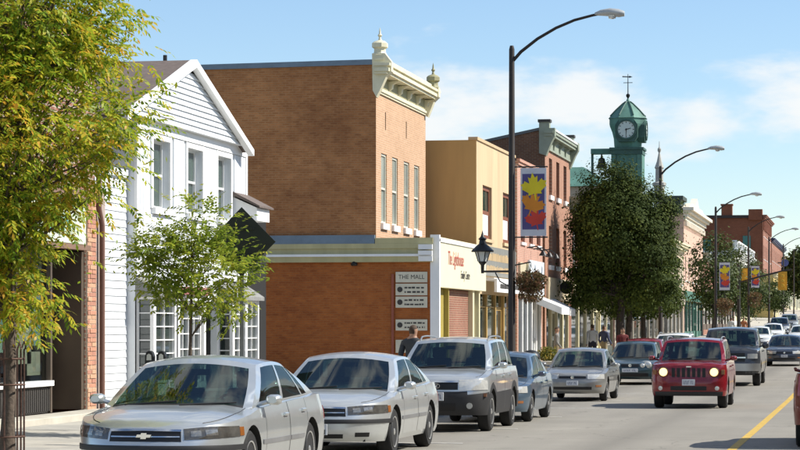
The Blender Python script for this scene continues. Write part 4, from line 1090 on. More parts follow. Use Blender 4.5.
# directory boards on the side wall
PB = M('board_white', (.62, .58, .45), .6, 0, .08)
md = fy(Y0 - .004)
q = MB(); q.mbox(md, -14.98, -14.90, zb, 3.45, -.07, -.006); q.build('red_downpipe', M('red_pipe', (.28, .075, .04), .6), b2)
for k, (z0, z1, kind) in enumerate(((3.18, 3.52, 't'), (2.76, 3.14, 'd'), (2.36, 2.72, 'd'), (1.62, 1.98, 'd'), (.90, 1.32, 's'))):
    q = MB(); q.mbox(md, -14.84, -13.80, z0, z1, -.05, -.008); bo = q.build('directory_board', PB, b2)
    if kind == 't': text_on('THE MALL', .2, DK, bo, md, -14.32, (z0 + z1) / 2, -.052, .95, extrude=.003)
    if kind == 'd':
        q = MB(); q.lathe([(.09, 0), (.09, .006)], (-14.70, Y0 - .062, (z0 + z1) / 2), 12, 'y'); q.build('dot', DK, bo)
        for j in range(2): scribble(bo, md, -14.55, -13.88, z0 + .08 + .14 * j, .06, DK, rnd, -.051)
    if kind == 's': scribble(bo, md, -14.7, -13.9, z0 + .1, .16, DK, rnd, -.051)
# ---------------------------------------------------------------- tan building
TAN = M('tan_stucco', (.54, .34, .13), .85, 0, .13, .9, bump=.1, streak=True)
TANF = M('tan_stucco_front', (.56, .42, .25), .85, 0, .13, .9, bump=.1, streak=True)
RBRN = M('red_brown_frame', (.20, .065, .03), .6)
zb = zs(90)
b3 = thing('tan_building', 'plain tan stucco building with two red-framed upper windows', 'building', (-13.8, 86.1, zb))
WT_ = [(87.9, 90.1), (93.0, 95.2)]
shell(b3, -13.8, -30, 86.42, 96.2, zb - .4, 8.55, TANF, TAN, None, [(a, b, 5.02, 7.0) for a, b in WT_] + [(87.0, 95.8, zb, 2.95)], rev=.16)
for a, b in WT_:
    w = window(b3, fx(-13.8), a, b, 5.02, 7.0, .16, RBRN, PALE2, None, .16, True, gm2=GREYG)
    q = MB(); q.mbox(fx(-13.8), a + .5, b - .3, 5.1, 6.0, .10, .13); q.build('blind', TRIM, w)
    q = MB(); q.mbox(fx(-13.8), a - .1, b + .1, 4.9, 5.018, -.08, .1); q.build('sill', TANF, w)
q = MB(); q.mbox(fx(-13.8), 86.4, 96.2, 8.55, 8.66, -.05, .3); q.build('coping', M('tan_coping', (.52, .38, .22), .8), b3)
shopfront(b3, fx(-13.8), 87.0, 95.8, zb, 2.95, 4, M('ochre_frame', (.40, .26, .08), .6), SHOP, .5, MUST, .12, doors=(2,), bw=.22, trans=.5)
q = MB(); q.mbox(fx(-13.8), 87.3, 95.9, 3.65, 4.75, -.10, -.004); so = q.build('fascia_sign', M('grey_sign', (.20, .20, .18), .6, 0, .1), b3)
GOLD = M('gold_lettering', (.55, .40, .22), .5)
for z_, h_ in ((4.22, .32), (3.80, .26)): scribble(so, fx(-13.8), 88.2, 95.2, z_, h_, GOLD, rnd, -.102, 'gilt_print')
q = MB(); q.mbox(fx(-13.8), 87.8, 95.9, 3.02, 3.52, -.55, -.45); q.mbox(fx(-13.8), 87.8, 95.9, 3.45, 3.55, -.445, -.005)
ws_ = q.build('canopy_sign', TRIM, b3); scribble(ws_, fx(-13.8), 88.6, 95.2, 3.16, .22, DK, rnd, -.552)

# ---------------------------------------------------------------- pink brick building of the same height
PINKB = brick('salmon_brick', (.50, .25, .18), (.44, .21, .15), (.50, .38, .30), 'y', stain=.2, soot=(.78, .7, .64))
zb = zs(100)
b4 = thing('salmon_brick_building', 'salmon brick shop building between tan stucco and tall bracketed brick building', 'building', (-13.7, 96.2, zb))
W4 = [(97.3, 98.5), (99.8, 101.0), (102.2, 103.4)]
shell(b4, -13.7, -28, 96.25, 104.1, zb - .4, 8.45, PINKB, PINKB, None, [(a, b, 5.2, 7.1) for a, b in W4] + [(96.6, 103.8, zb, 2.9)], rev=.16)
for a, b in W4: window(b4, fx(-13.7), a, b, 5.2, 7.1, .16, RBRN, GREYG, TRIM, .09)
cornice(b4, fx(-13.7), 96.3, 104.0, 8.3, PINKB, [(.12, .06), (.12, .12)])
shopfront(b4, fx(-13.7), 96.6, 103.8, zb, 2.9, 5, TRIM, SHOP, .3, CREAM, .1, doors=(3,), bw=.2)
q = MB(); q.mbox(fx(-13.7), 96.5, 103.9, 2.95, 4.35, -.10, -.004); fo_ = q.build('fascia', M('stone_fascia', (.50, .44, .30), .7), b4)
q = MB(); q.mbox(fx(-13.7), 98.6, 103.2, 3.05, 4.5, -.19, -.105); q.build('shop_sign', M('bluish_white_sign', (.70, .76, .80), .4, 0, .14, 3), fo_)
q = MB(); q.mbox(fx(-13.7), 98.2, 98.45, 3.0, 4.4, -.16, -.105); q.build('sign_post', CREAM, fo_)
for y in (98.4, 100.4, 102.6):
    q = MB(); q.tube([(-13.6, y, 5.0), (-13.2, y, 5.05), (-13.0, y, 4.9), (-12.95, y, 4.82)], .03, 6); q.lathe([(.05, 4.86), (.16, 4.70), (.17, 4.66)], (-12.93, y, 0), 12)
    q.build('gooseneck_lamp', BLACK, b4, smooth=40)
q = MB(); q.poly(lambda a, b, d: (a, d, b), [(-13.59, 3.0), (-12.5, 2.55), (-12.5, 2.25), (-13.59, 2.7)], 101.2, 103.9); q.build('awning', M('white_awning', (.76, .76, .74), .7), b4)

# ---------------------------------------------------------------- tall brick building with grey-green bracketed cornice
B5F = brick('rose_brick', (.40, .175, .105), (.33, .14, .085), (.40, .28, .2), 'y', stain=.2, soot=(.75, .66, .6))
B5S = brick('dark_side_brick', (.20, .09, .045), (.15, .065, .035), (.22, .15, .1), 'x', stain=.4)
GGREEN = M('grey_green_cornice', (.26, .29, .22), .6, 0, .15)
zb = zs(110)
b5 = thing('bracketed_brick_building', 'tall rose brick building with grey-green cornice next to the maple', 'building', (-13.6, 104.16, zb))
Y0, Y1 = 104.16, 113.3
W5 = [(105.5, 106.6), (108.1, 109.2), (110.8, 111.9)]
holes = [(a, b, z0, z1) for a, b in W5 for z0, z1 in ((4.45, 6.2), (7.55, 9.2))] + [(104.6, 112.9, zb, 2.9)]
f = MB(); facade(f, fx(-13.6), Y0, Y1, zb - .4, 9.9, holes, .2); f.build('front_wall', B5F, b5)
s_ = MB(); s_.add([(-13.6, Y0, zb - .4), (-13.6, Y0, 10.36), (-17.0, Y0, 9.65), (-30, Y0, 9.2), (-30, Y0, zb - .4)], [(0, 1, 2, 3, 4)]); s_.build('side_wall', B5S, b5)
s_ = MB(); s_.add([(-13.62, Y1, zb - .4), (-13.62, Y1, 10.2), (-30, Y1, 9.2), (-30, Y1, zb - .4)], [(0, 1, 2, 3)]); s_.add([(-30, Y0, 0), (-30, Y1, 0), (-30, Y1, 9.2), (-30, Y0, 9.2)], [(0, 1, 2, 3)]); s_.build('rear_wall', B5S, b5)
r_ = MB(); r_.add([(-13.62, Y0 + .02, 10.0), (-17, Y0 + .02, 9.5), (-17, Y1 - .02, 9.5), (-13.62, Y1 - .02, 10.0)], [(0, 1, 2, 3)]); r_.add([(-30, Y0 + .02, 9.1), (-17, Y0 + .02, 9.5), (-17, Y1 - .02, 9.5), (-30, Y1 - .02, 9.1)], [(0, 1, 2, 3)]); r_.build('roof', MATS['roof_felt'], b5)
q = MB(); q.add([(x, y, z + dz) for x, z in ((-13.6, 10.36), (-17.0, 9.66)) for y in (Y0 - .06, Y0 + .25) for dz in (0, .12)], [(0, 1, 3, 2), (4, 6, 7, 5), (0, 4, 5, 1), (2, 3, 7, 6), (1, 5, 7, 3), (0, 2, 6, 4)]); q.build('parapet_flashing', M('lead_flashing', (.10, .11, .11), .5), b5)
for a, b in W5:
    for z0, z1 in ((4.45, 6.2), (7.55, 9.2)): window(b5, fx(-13.6), a, b, z0, z1, .2, RBRN, SHOP, TRIM, .08, True, sill_out=.1, sill_h=.2)
cornice(b5, fx(-13.6), Y0 + .1, Y1 - .1, 9.5, GGREEN, [(.1, .08), (.45, .06)], 'frieze', bracket=(5, .5, .32, .25))
cornice(b5, fx(-13.6), Y0 + .1, Y1 - .1, 10.05, GGREEN, [(.12, .32), (.12, .38)], 'cornice')
q = MB(); q.mbox(fx(-13.6), Y0, Y1, 10.30, 10.38, -.42, .1); q.build('coping', TRIM, b5)
for y in (Y0 + .15, Y1 - .15):
    q = MB(); q.poly(lambda a, b, d: (a, d, b), [(-13.85, 9.3), (-13.55, 9.2), (-13.3, 9.8), (-13.16, 10.05), (-13.16, 10.4), (-13.4, 10.4), (-13.4, 10.66), (-13.85, 10.66)], y - .25, y + .2); q.build('cornice_end', GGREEN, b5)
    q = MB(); q.box(-13.9, -13.35, y - .3, y + .25, 10.66, 10.78); q.build('cap', DK, b5)
shopfront(b5, fx(-13.6), 104.6, 112.9, zb, 2.9, 4, CREAM, SHOP, .4, CREAM, .1, doors=(1,), bw=.3)
q = MB(); q.mbox(fx(-13.6), 104.5, 113.0, 2.92, 3.9, -.12, -.004); q.build('fascia', M('buff_fascia', (.52, .43, .28), .7), b5)
q = MB(); q.lathe([(.30, -.04), (.30, .04)], (-13.2, 108.6, 3.5), 14, 'y'); q.tube([(-13.6, 108.6, 3.5), (-13.3, 108.6, 3.5)], .03, 6); q.build('hanging_sign', BLACK, b5)
q = MB(); q.poly(lambda a, b, d: (a, d, b), [(-13.48, 2.95), (-12.6, 2.5), (-12.6, 2.2), (-13.48, 2.6)], 105.0, 107.0); q.build('awning', MATS['white_awning'], b5)

# ---------------------------------------------------------------- the rest of the row, hidden in part by trees
def plain_block(name, label, Xf, Y0, Y1, h, wall, side, nwin, floors, wm, gm, corn, shopm, dep=14, shop_n=4, sillm=TRIM, cat='building', cst=None, rev=.15):
    zb = zs((Y0 + Y1) / 2); z0 = min(zs(Y0), zs(Y1)) - .4; ht = zb + h
    o = thing(name, label, cat, (Xf, Y0, zb)); wdt = Y1 - Y0
    hs = []; wins = []
    for fl in range(floors):
        for k in range(nwin):
            c = Y0 + wdt * (k + .5) / nwin; w = min(1.3, wdt / nwin * .5)
            b0_ = zb + 4.5 + fl * 3.2
            if b0_ + 1.9 < ht - .5: wins.append((c - w / 2, c + w / 2, b0_, b0_ + 1.9))
    shell(o, Xf, Xf - dep, Y0, Y1, z0, ht, wall, side, None, wins + [(Y0 + .4, Y1 - .4, zb, zb + 2.9)], rev=rev)
    for a, b, c, d in wins: window(o, fx(Xf), a, b, c, d, rev, wm, gm, sillm, .1)
    shopfront(o, fx(Xf), Y0 + .4, Y1 - .4, zb, zb + 2.9, shop_n, shopm, SHOP, .5, shopm, .1, doors=(shop_n // 2,), bw=.3)
    q = MB(); q.mbox(fx(Xf), Y0 + .1, Y1 - .1, zb + 2.92, zb + 3.7, -.15, -.004); q.build('fascia', shopm, o)
    cornice(o, fx(Xf), Y0 + .05, Y1 - .05, ht - .5, corn, cst or [(.15, .1), (.2, .3), (.15, .45), (.12, .55)])
    return o
RED_Y = brick('red_brick_front', (.36, .12, .07), (.28, .09, .055), (.36, .26, .2), 'y', stain=.3)
RED_X = brick('red_brick_side', (.30, .085, .035), (.24, .065, .028), (.28, .13, .075), 'x', stain=.3)
BUFF = M('buff_stone', (.50, .40, .30), .85, 0, .12, .6)
PINKST = M('pink_stone', (.55, .36, .27), .85, 0, .12, .7)
GREENP = M('green_paint', (.05, .14, .10), .6)
plain_block('shop_block', 'two-storey red brick shops directly behind the dark maple', -13.6, 113.45, 134, 7.6, RED_Y, RED_X, 6, 1, TRIM, SHOP, GGREEN, CREAM, 14, 6)
plain_block('shop_block', 'buff stone shops with white posts glimpsed right of the dark maple', -13.6, 134.2, 186.9, 7.4, BUFF, BUFF, 14, 1, TRIM, SHOP, CREAM, M('buff_shop_post', (.36, .31, .24), .6), 14, 14)
b8 = plain_block('ornate_stone_block', 'pale pink stone block with white dentilled cornice right of the maple', -13.6, 187.3, 210, 9.7, PINKST, PINKST, 6, 2, TRIM, SHOP, M('white_stone', (.70, .64, .52), .7, 0, .1), GREENP, 14, 6, cst=[(.2, .15), (.3, .3), (.2, .55), (.25, .8)])
zb = zs(198)
q = MB(); 
for k in range(22): q.mbox(fx(-13.6), 187.6 + k * 1.02, 188.1 + k * 1.02, zb + 8.75, zb + 9.15, -.25, -.01)
o = q.build('dentils', MATS['white_stone'], b8); o['kind'] = 'stuff'
q = MB(); q.poly(fx(-13.3), [(188, zb + 10.15), (209, zb + 10.15), (205, zb + 10.7), (200.5, zb + 10.7), (198.5, zb + 11.4), (196.5, zb + 10.7), (192, zb + 10.7)], 0, .5); q.build('pediment', MATS['white_stone'], b8)
q = MB(); q.box(-15.2, -13.9, 188.0, 192, zb + 9.6, zb + 10.8); q.box(-15.4, -13.7, 187.8, 192.2, zb + 10.8, zb + 11.1); q.build('roof_house', M('dark_green_roof', (.035, .05, .04), .7), b8)
# slender turret with ball finial
q = MB(); tz = zb + 8.8
q.lathe([(.42, tz), (.42, tz + 3.2), (.54, tz + 3.3), (.54, tz + 3.5), (.32, tz + 3.6), (.30, tz + 4.6), (.38, tz + 4.7), (.20, tz + 5.2), (.06, tz + 5.9), (.14, tz + 6.05), (.14, tz + 6.2), (.03, tz + 6.35), (.02, tz + 6.8)], (-15.8, 191, 0), 8)
q.build('turret', M('grey_stone', (.36, .35, .31), .8, 0, .12), b8, smooth=30)
plain_block('shop_block', 'dark red brick shops behind the small green street trees', -13.6, 210.3, 262, 6.6, RED_Y, RED_X, 10, 1, TRIM, SHOP, GGREEN, M('dark_shop', (.10, .07, .05), .7), 14, 10)
b9 = plain_block('white_corniced_building', 'white building with pierced parapet below the big red brick block', -13.6, 263, 306, 7.7, M('offwhite_stucco', (.66, .64, .58), .8, 0, .1, .4), M('offwhite_stucco', None) if 0 else MATS['offwhite_stucco'], 8, 1, GREYG, SHOP, TRIM, CREAM, 14, 8)
zb = zs(284)
for k in range(9):
    q = MB(); a = 263.3 + k * 5.2; q.mbox(fx(-13.6), a, a + .6, zb + 7.72, zb + 8.6, -.3, .2); q.build('parapet_post', TRIM, b9)
q = MB(); q.mbox(fx(-13.6), 263.2, 305.8, zb + 8.62, zb + 8.8, -.35, .25); q.build('parapet_rail', TRIM, b9)
b10 = plain_block('ochre_building', 'ochre-walled low building jutting out below the red brick block', -11.4, 318, 338, 5.6, M('ochre_wall', (.52, .38, .13), .85, 0, .08, .4), M('ochre_wall', None) if 0 else MATS['ochre_wall'], 4, 1, TRIM, SHOP, CREAM, CREAM, 12, 4)
b11 = plain_block('red_brick_block', 'big four-storey red brick block with chimneys far down the street', -13.6, 339.3, 369, 13.7, RED_Y, RED_X, 7, 3, TRIM, SHOP, M('red_cornice', (.26, .10, .06), .8), CREAM, 26, 6)
zb = zs(354)
q = MB(); q.box(-30, -13.6, 339.0, 339.28, zb + 13.4, zb + 13.8); q.build('coping', M('dark_coping', (.05, .035, .03), .8), b11)
q = MB(); q.box(-19.4, -17.9, 339.5, 341, zb + 13.3, zb + 15.2); q.box(-19.5, -17.8, 339.4, 341.1, zb + 15.2, zb + 15.4); q.build('chimney', RED_X, b11)
q = MB(); q.box(-15.6, -13.7, 338.9, 341, zb + 13.1, zb + 14.6); q.build('chimney', RED_X, b11)
for x0, x1, z0, z1 in ((-21.9, -20.8, 8.2, 10.4), (-16.4, -15.3, 7.4, 10.9)):
    q = MB(); q.mbox(fy(339.3), x0, x1, zb + z0, zb + z1, -.12, -.005); q.build('shutter', M('teal_shutter', (.07, .20, .17), .6), b11)
q = MB()
for k in range(9): q.mbox(fx(-13.6), 340 + k * 3.3, 340.9 + k * 3.3, zb + 11.7, zb + 13.2, -.2, -.01)
q.build('corbels', MATS['red_cornice'], b11)['kind'] = 'stuff'
b12 = plain_block('navy_roofed_block', 'brick block with navy roof edge and blue oval sign, last of the row', -13.6, 372, 430, 11.0, RED_Y, RED_X, 10, 2, TRIM, SHOP, M('navy_cornice', (.03, .05, .13), .5), CREAM, 16, 8)
zb = zs(400)
q = MB(); q.lathe([(.6, -.15), (.6, .15)], (-12.4, 398, zb + 8.0), 24, 'y'); so = q.build('oval_sign', M('blue_sign', (.06, .10, .28), .5), b12); 
q = MB(); q.tube([(-13.6, 398, zb + 8.0), (-12, 398, zb + 8.0)], .1, 6); q.build('sign_bracket', BLACK, b12)
plain_block('shop_block', 'pale far shops at the very end of the street', -13.6, 432, 560, 9.0, BUFF, BUFF, 14, 1, TRIM, SHOP, CREAM, CREAM, 20, 10)

# ---------------------------------------------------------------- clock tower of the post office
COP = M('copper_green', (.085, .195, .155), .65, .1, .30, .9, bump=.1, streak=True)
COPD = M('dark_copper', (.042, .098, .08), .65, .1, .25, .9)
TX, TY = -20.3, 212.0
t = thing('clock_tower', 'green copper clock tower with weathervane rising behind the maple', 'tower', (TX, TY, zs(212)))
zg = zs(212)
q = MB(); q.box(TX - 1.2, TX + 1.2, TY - 1.2, TY + 1.2, zg - .5, 14.2); q.build('shaft', BUFF, t)
q = MB(); q.box(TX - 1.25, TX + 1.25, TY - 1.25, TY + 1.25, 14.2, 16.8)
for sx in (-1, 1): q.box(TX + sx * 1.15 - .2, TX + sx * 1.15 + .2, TY - 1.36, TY + 1.36, 14.2, 16.78)
for k in range(7): q.box(TX - .8 + k * .265 - .03, TX - .8 + k * .265 + .03, TY - 1.30, TY + 1.30, 14.2, 16.78)
q.build('copper_stage', COP, t)
q = MB(); q.box(TX - 1.4, TX + 1.4, TY - 1.4, TY + 1.4, 16.8, 17.2); q.box(TX - 1.5, TX + 1.5, TY - 1.5, TY + 1.5, 17.2, 17.4); q.build('ledge', COPD, t)
oct_ = [(1.22, 17.4), (1.26, 17.6), (1.30, 18.2), (1.45, 18.8), (1.66, 19.3), (1.70, 19.5), (1.70, 20.05), (1.62, 20.2), (1.1, 20.75), (.5, 21.3), (.22, 21.5), (.08, 21.8)]
q = MB(); q.lathe(oct_[:7], (TX, TY, 0), 8, a0=math.pi / 8); q.build('clock_stage', COP, t)
q = MB(); q.lathe([(1.80, 20.0)] + oct_[7:], (TX, TY, 0), 8, a0=math.pi / 8); ro = q.build('spire_roof', COP, t)
for k in range(8):
    a = math.pi / 8 + k * math.pi / 4
    q = MB(); q.tube([(TX + r_ * math.cos(a) * 1.01, TY + r_ * math.sin(a) * 1.01, z_ + .03) for r_, z_ in oct_[7:11]], .06, 5); q.build('rib', COPD, ro)
q = MB(); q.lathe([(.07, 21.6), (.07, 21.85), (.17, 22.0), (.17, 22.15), (.045, 22.25), (.03, 23.9), (.01, 24.0)], (TX, TY, 0), 10); q.build('finial', BLACK, t, smooth=40)
q = MB(); q.tube([(TX - .4, TY, 23.2), (TX + .4, TY, 23.2)], .03, 5); q.poly(lambda a, b, d: (a, TY + d, b), [(TX - .5, 23.7), (TX + .1, 23.68), (TX + .1, 23.62), (TX + .4, 23.72), (TX + .1, 23.82), (TX + .1, 23.76), (TX - .5, 23.8)], -.02, .02); q.build('weathervane', BLACK, t)
CZ = 18.95
DIAL = M('clock_dial', (.55, .62, .58), .5, 0, .05)
for k, (dx, dy) in enumerate(((0, -1), (1, 0))):
    mp_ = (lambda a, b, d: (TX + a, TY - 1.62 + d, b)) if k == 0 else (lambda a, b, d: (TX + 1.62 - d, TY + a, b))
    def ring(r0, r1, d0, d1, mt, nm, par):
        q = MB(); n = 28; vs = []
        for d in (d0, d1):
            for rr in (r0, r1):
                vs += [mp_(rr * math.cos(2 * math.pi * i / n), CZ + rr * math.sin(2 * math.pi * i / n), d) for i in range(n)]
        for i in range(n):
            j = (i + 1) % n; q.add([vs[x] for x in (i, j, n + j, n + i)], [(0, 1, 2, 3)]); q.add([vs[x] for x in (n + i, n + j, 3 * n + j, 3 * n + i)], [(0, 1, 2, 3)]); q.add([vs[x] for x in (i, j, 2 * n + j, 2 * n + i)], [(0, 1, 2, 3)])
        return q.build(nm, mt, par)
    q = MB(); q.poly(mp_, [(.74 * math.cos(2 * math.pi * i / 28), CZ + .74 * math.sin(2 * math.pi * i / 28)) for i in range(28)], 0, .4); di = q.build('clock_face', DIAL, t)
    ring(.74, .88, -.07, .4, COPD, 'dial_rim', di)
    for i in range(12):
        a = math.pi / 6 * i; q = MB(); c, s_ = math.cos(a), math.sin(a)
        q.poly(mp_, [(.56 * c - .03 * s_, CZ + .56 * s_ + .03 * c), (.69 * c - .03 * s_, CZ + .69 * s_ + .03 * c), (.69 * c + .03 * s_, CZ + .69 * s_ - .03 * c), (.56 * c + .03 * s_, CZ + .56 * s_ - .03 * c)], -.012, 0); q.build('hour_mark', DK, di)
    for ang, ln, wd in ((15, .42, .05), (-92, .55, .035)):
        a = R(ang); c, s_ = math.cos(a), math.sin(a); q = MB()
        q.poly(mp_, [(-.1 * c - wd * s_, CZ - .1 * s_ + wd * c), (ln * c - wd * .5 * s_, CZ + ln * s_ + wd * .5 * c), (ln * c + wd * .5 * s_, CZ + ln * s_ - wd * .5 * c), (-.1 * c + wd * s_, CZ - .1 * s_ - wd * c)], -.03, -.015); q.build('clock_hand', DK, di)
    q = MB(); q.poly(mp_, [(-.72, 17.9), (-.98, 18.3), (-.98, 19.4), (-.62, 19.9), (.62, 19.9), (.98, 19.4), (.98, 18.3), (.72, 17.9)], .06, .8); q.build('dial_panel', COPD, t)
# bell beam beside the tower
q = MB(); q.box(TX - 3.2, TX - 1.45, TY - .9, TY + .3, 16.9, 17.35); q.build('bell_beam', COP, t)
q = MB(); q.box(TX - 3.2, TX - 3.0, TY - .6, TY - .4, 13.0, 16.9); q.build('bell_post', COPD, t)
q = MB(); q.lathe([(.06, 16.9), (.10, 16.6), (.28, 16.5), (.34, 16.1), (.42, 15.8), (.52, 15.65)], (TX - 2.3, TY - .3, 0), 14); q.build('bell', M('dark_bronze', (.05, .045, .03), .5, .5), t, smooth=40)
po = thing('post_office', 'stone post office with copper roof showing left of the maple crown', 'building', (-30, 206, zs(208)))
q = MB(); q.box(-38, -22.1, 207, 225, zs(208) - .5, 13.8); q.build('wall', BUFF, po)
q = MB(); q.add([(-38.4, 206.6, 13.8), (-21.9, 206.6, 13.8), (-21.9, 225.4, 13.8), (-38.4, 225.4, 13.8), (-36.2, 209, 15.6), (-23.9, 209, 15.6), (-23.9, 223, 15.6), (-36.2, 223, 15.6)], [(0, 1, 5, 4), (1, 2, 6, 5), (2, 3, 7, 6), (3, 0, 4, 7), (4, 5, 6, 7)]); q.build('roof', COP, po)

# ---------------------------------------------------------------- the other side of the street (it shows in paint and glass)
OPP = [('red brick shop row facing the white house from across the street', 6, 30, 8.5, RED_Y), ('buff shop row across the street beside the red one', 30.3, 58, 7.5, BUFF), ('dark brick block across the street from the lighthouse shop', 58.3, 90, 9.0, brick('opposite_brick', (.26, .12, .08), (.2, .09, .06), (.3, .24, .2), 'y')), ('salmon shop row across the street near the maple', 90.3, 135, 8.0, PINKB)]
for lab, ya, yb, h, mt in OPP:
    z0 = zr((ya + yb) / 2) + .2; o = thing('opposite_shop', lab, 'building', (9.6, ya, z0), 0, 'shops across the street')
    m = lambda a, b, d: (9.6 + d, a, b); n = int((yb - ya) / 4); ws = []
    for k in range(n):
        c = ya + (yb - ya) * (k + .5) / n; ws.append((c - .6, c + .6, z0 + 4.4, z0 + 6.3))
    sh_ = [(ya + (yb - ya) * k / (n // 2) + .5, ya + (yb - ya) * (k + 1) / (n // 2) - .5, z0 + .5, z0 + 2.9) for k in range(n // 2)]
    f = MB(); facade(f, m, ya, yb, z0 - .5, z0 + h, ws + sh_, .15); f.build('front_wall', mt, o)
    q = MB(); q.box(9.75, 22, ya, yb, z0 - .5, z0 + h - .3); q.build('block', mt, o)
    for a, b, c, d in ws: window(o, m, a, b, c, d, .13, TRIM, SHOP, TRIM, .08)
    for a, b, c, d in sh_: q = MB(); q.mbox(m, a, b, c, d, .1, .13); q.build('display_window', SHOP, o)
    cornice(o, m, ya + .1, yb - .1, z0 + h - .5, CREAM, [(.2, .15), (.2, .35)])
sed1 = sedan(SILVER, front=big_sedan_front)
park(sed1, 'parked_car', 'nearest silver sedan at the kerb, beside the two-headed parking meter', -7.36, 24.05, ROW)
park(sedan(SILVER2, front=big_sedan_front, rim='six'), 'parked_car', 'second silver sedan at the kerb, between the nearest sedan and the silver sport utility car', -7.42, 32.45, ROW)
park(SUV, 'parked_car', 'silver sport utility car with black bumper cladding and roof rails', -7.42, 41.85, ROW, paint=SILVER, cladding=PLASTIC, clad_z=.70, front=suv_front, rim='five')
park(COMPACT, 'parked_car', 'blue-grey sedan half hidden behind the silver sport utility car', -7.30, 46.75, ROW, paint=BLUEG, front=sedan_front_small, rim='seven', mirror_mat=BLUEG)
park(COMPACT, 'parked_car', 'warm grey compact sedan parked alone in the middle of the row', -7.38, 61.95, ROW, paint=GREYP, front=sedan_front_small, rim='cap')
park(COMPACT, 'parked_car', 'dark teal car with round headlamps behind the grey compact sedan', -7.55, 79.5, ROW, paint=TEAL, front=round_front, L=4.3, H=1.45, W=1.73)
park(COMPACT, 'parked_car', 'red car of which only the roof shows behind the dark teal car', -8.0, 88.0, ROW, paint=REDP, front=sedan_front_small, H=1.50)
park(SUV, 'parked_car', 'white sport utility car half hidden behind the red off-roader', -7.6, 97.5, ROW, paint=CARW, front=suv_front, H=1.66)
park(JEEP, 'red_off_roader', 'red off-road car driving towards the camera with headlights lit', -4.0, 56.6, LANE)
park(TRUCK, 'pickup_truck', 'charcoal pickup truck following the red off-road car', -4.25, 78.6, LANE)
park(dict(sedan(NAVY), front=sedan_front_small), 'oncoming_car', 'dark navy sedan driving behind the charcoal pickup truck', -3.55, 113, LANE)
park(dict(sedan(CARW), front=sedan_front_small), 'distant_car', 'white sedan, nearest of the far row beyond the navy sedan', -7.1, 168, 'cars parked far down the street')
park(dict(sedan(CARW), front=sedan_front_small), 'distant_car', 'white sedan parked behind another white sedan far down the street', -7.0, 192, 'cars parked far down the street')
park(SUV, 'distant_car', 'grey sport utility car standing highest up the far hill', -7.0, 236, 'cars parked far down the street', paint=GREYP, front=suv_front)
park(SUV, 'distant_car', 'dark sport utility car between the far white sedans and the grey one', -7.2, 214, 'cars parked far down the street', paint=NAVY, front=suv_front)
park(dict(sedan(CARW), front=sedan_front_small), 'distant_car', 'white car at the right edge of the picture far up the lane', -4.4, 178, 'cars parked far down the street')
park(SUV, 'departing_car', 'maroon car cut off by the right edge of the picture', -0.11, 36.6, rz=math.pi, mir=(.05, .05), paint=MAROON, front=suv_front)
# ---------------------------------------------------------------- street lamps, banners, baskets, signs, meters
LAMPG = 'cobra-head street lamps along the kerb'
pm = MB(); pm.lathe([(.20, 0), (.20, .05), (.13, .06), (.125, .5), (.105, .55), (.075, 9.35), (.05, 9.45)], (0, 0, 0), 12); pole_me = pm.mesh('pole', POLE, smooth=40)
am = MB(); arm_pts = [(0, 0, 9.0), (.25, 0, 9.28), (.7, 0, 9.62), (1.2, 0, 9.90), (1.7, 0, 10.10), (2.2, 0, 10.22), (2.45, 0, 10.26)]
am.tube(arm_pts, [.045, .045, .042, .04, .038, .036, .036], 8); arm_me = am.mesh('arm', POLE, smooth=50)
hm = MB()
for k, (x, w, zt, zb_) in enumerate([(2.25, .04, 10.29, 10.21), (2.40, .09, 10.36, 10.20), (2.65, .15, 10.40, 10.18), (2.90, .14, 10.37, 10.15), (3.05, .07, 10.31, 10.17)]):
    hm.v += [(x, w * math.cos(a), (zt + zb_) / 2 + (zt - zb_) / 2 * math.sin(a)) for a in [2 * math.pi * i / 12 for i in range(12)]]
for k in range(4):
    for i in range(12): hm.f.append((k * 12 + i, k * 12 + (i + 1) % 12, (k + 1) * 12 + (i + 1) % 12, (k + 1) * 12 + i)); hm.m.append(0)
hm.f += [tuple(range(12)), tuple(range(48, 60))]; hm.m += [0, 0]
head_me = hm.mesh('luminaire', M('lamp_head_grey', (.42, .43, .42), .4, .3), smooth=50)
lm = MB(); lm.lathe([(.002, 10.10), (.09, 10.12), (.11, 10.17), (.11, 10.20)], (2.72, 0, 0), 14); lens_me = lm.mesh('lens', LENS, smooth=50)
def lamp(X, Y, label):
    o = thing('street_lamp', label, 'street lamp', (X, Y, zr(Y) + .1), 0, LAMPG)
    for me in (pole_me, arm_me): inst(me, me.name.split('.')[0], o, wloc(o))
    h = inst(head_me, 'luminaire', o, wloc(o)); inst(lens_me, 'lens', h, wloc(o))
    return o
lamps = [lamp(-9.3, 64.3, 'nearest street lamp, carrying lantern, flower basket and banner'), lamp(-9.5, 115.5, 'street lamp rising out of the right side of the maple'),
         lamp(-9.6, 161.5, 'street lamp with banner in front of the big red brick block'), lamp(-9.5, 206.5, 'fourth street lamp from the camera, before the red brick block'),
         lamp(-9.5, 252.5, 'fifth street lamp from the camera, beyond the traffic signals'), lamp(-9.5, 299, 'sixth street lamp from the camera, far up the hill'), lamp(-9.5, 345, 'farthest street lamp in the row, near the right edge')]
BFIELD = M('banner_indigo', (.085, .070, .19), .8, 0, .12, 4); BW = M('banner_white', (.55, .55, .58), .8)
LEAFC = [M('leaf_yellow', (.70, .55, .02), .8), M('leaf_orange', (.62, .22, .02), .8), M('leaf_red', (.55, .05, .03), .8)]
MAPLE = [(0, 1.0), (.16, .62), (.36, .74), (.30, .28), (.66, .52), (.70, .38), (.98, .30), (.84, .12), (.92, -.02), (.46, -.34), (.52, -.52), (.06, -.44), (.04, -.9)]
MAPLE = MAPLE + [(-a, b) for a, b in reversed(MAPLE[1:])]
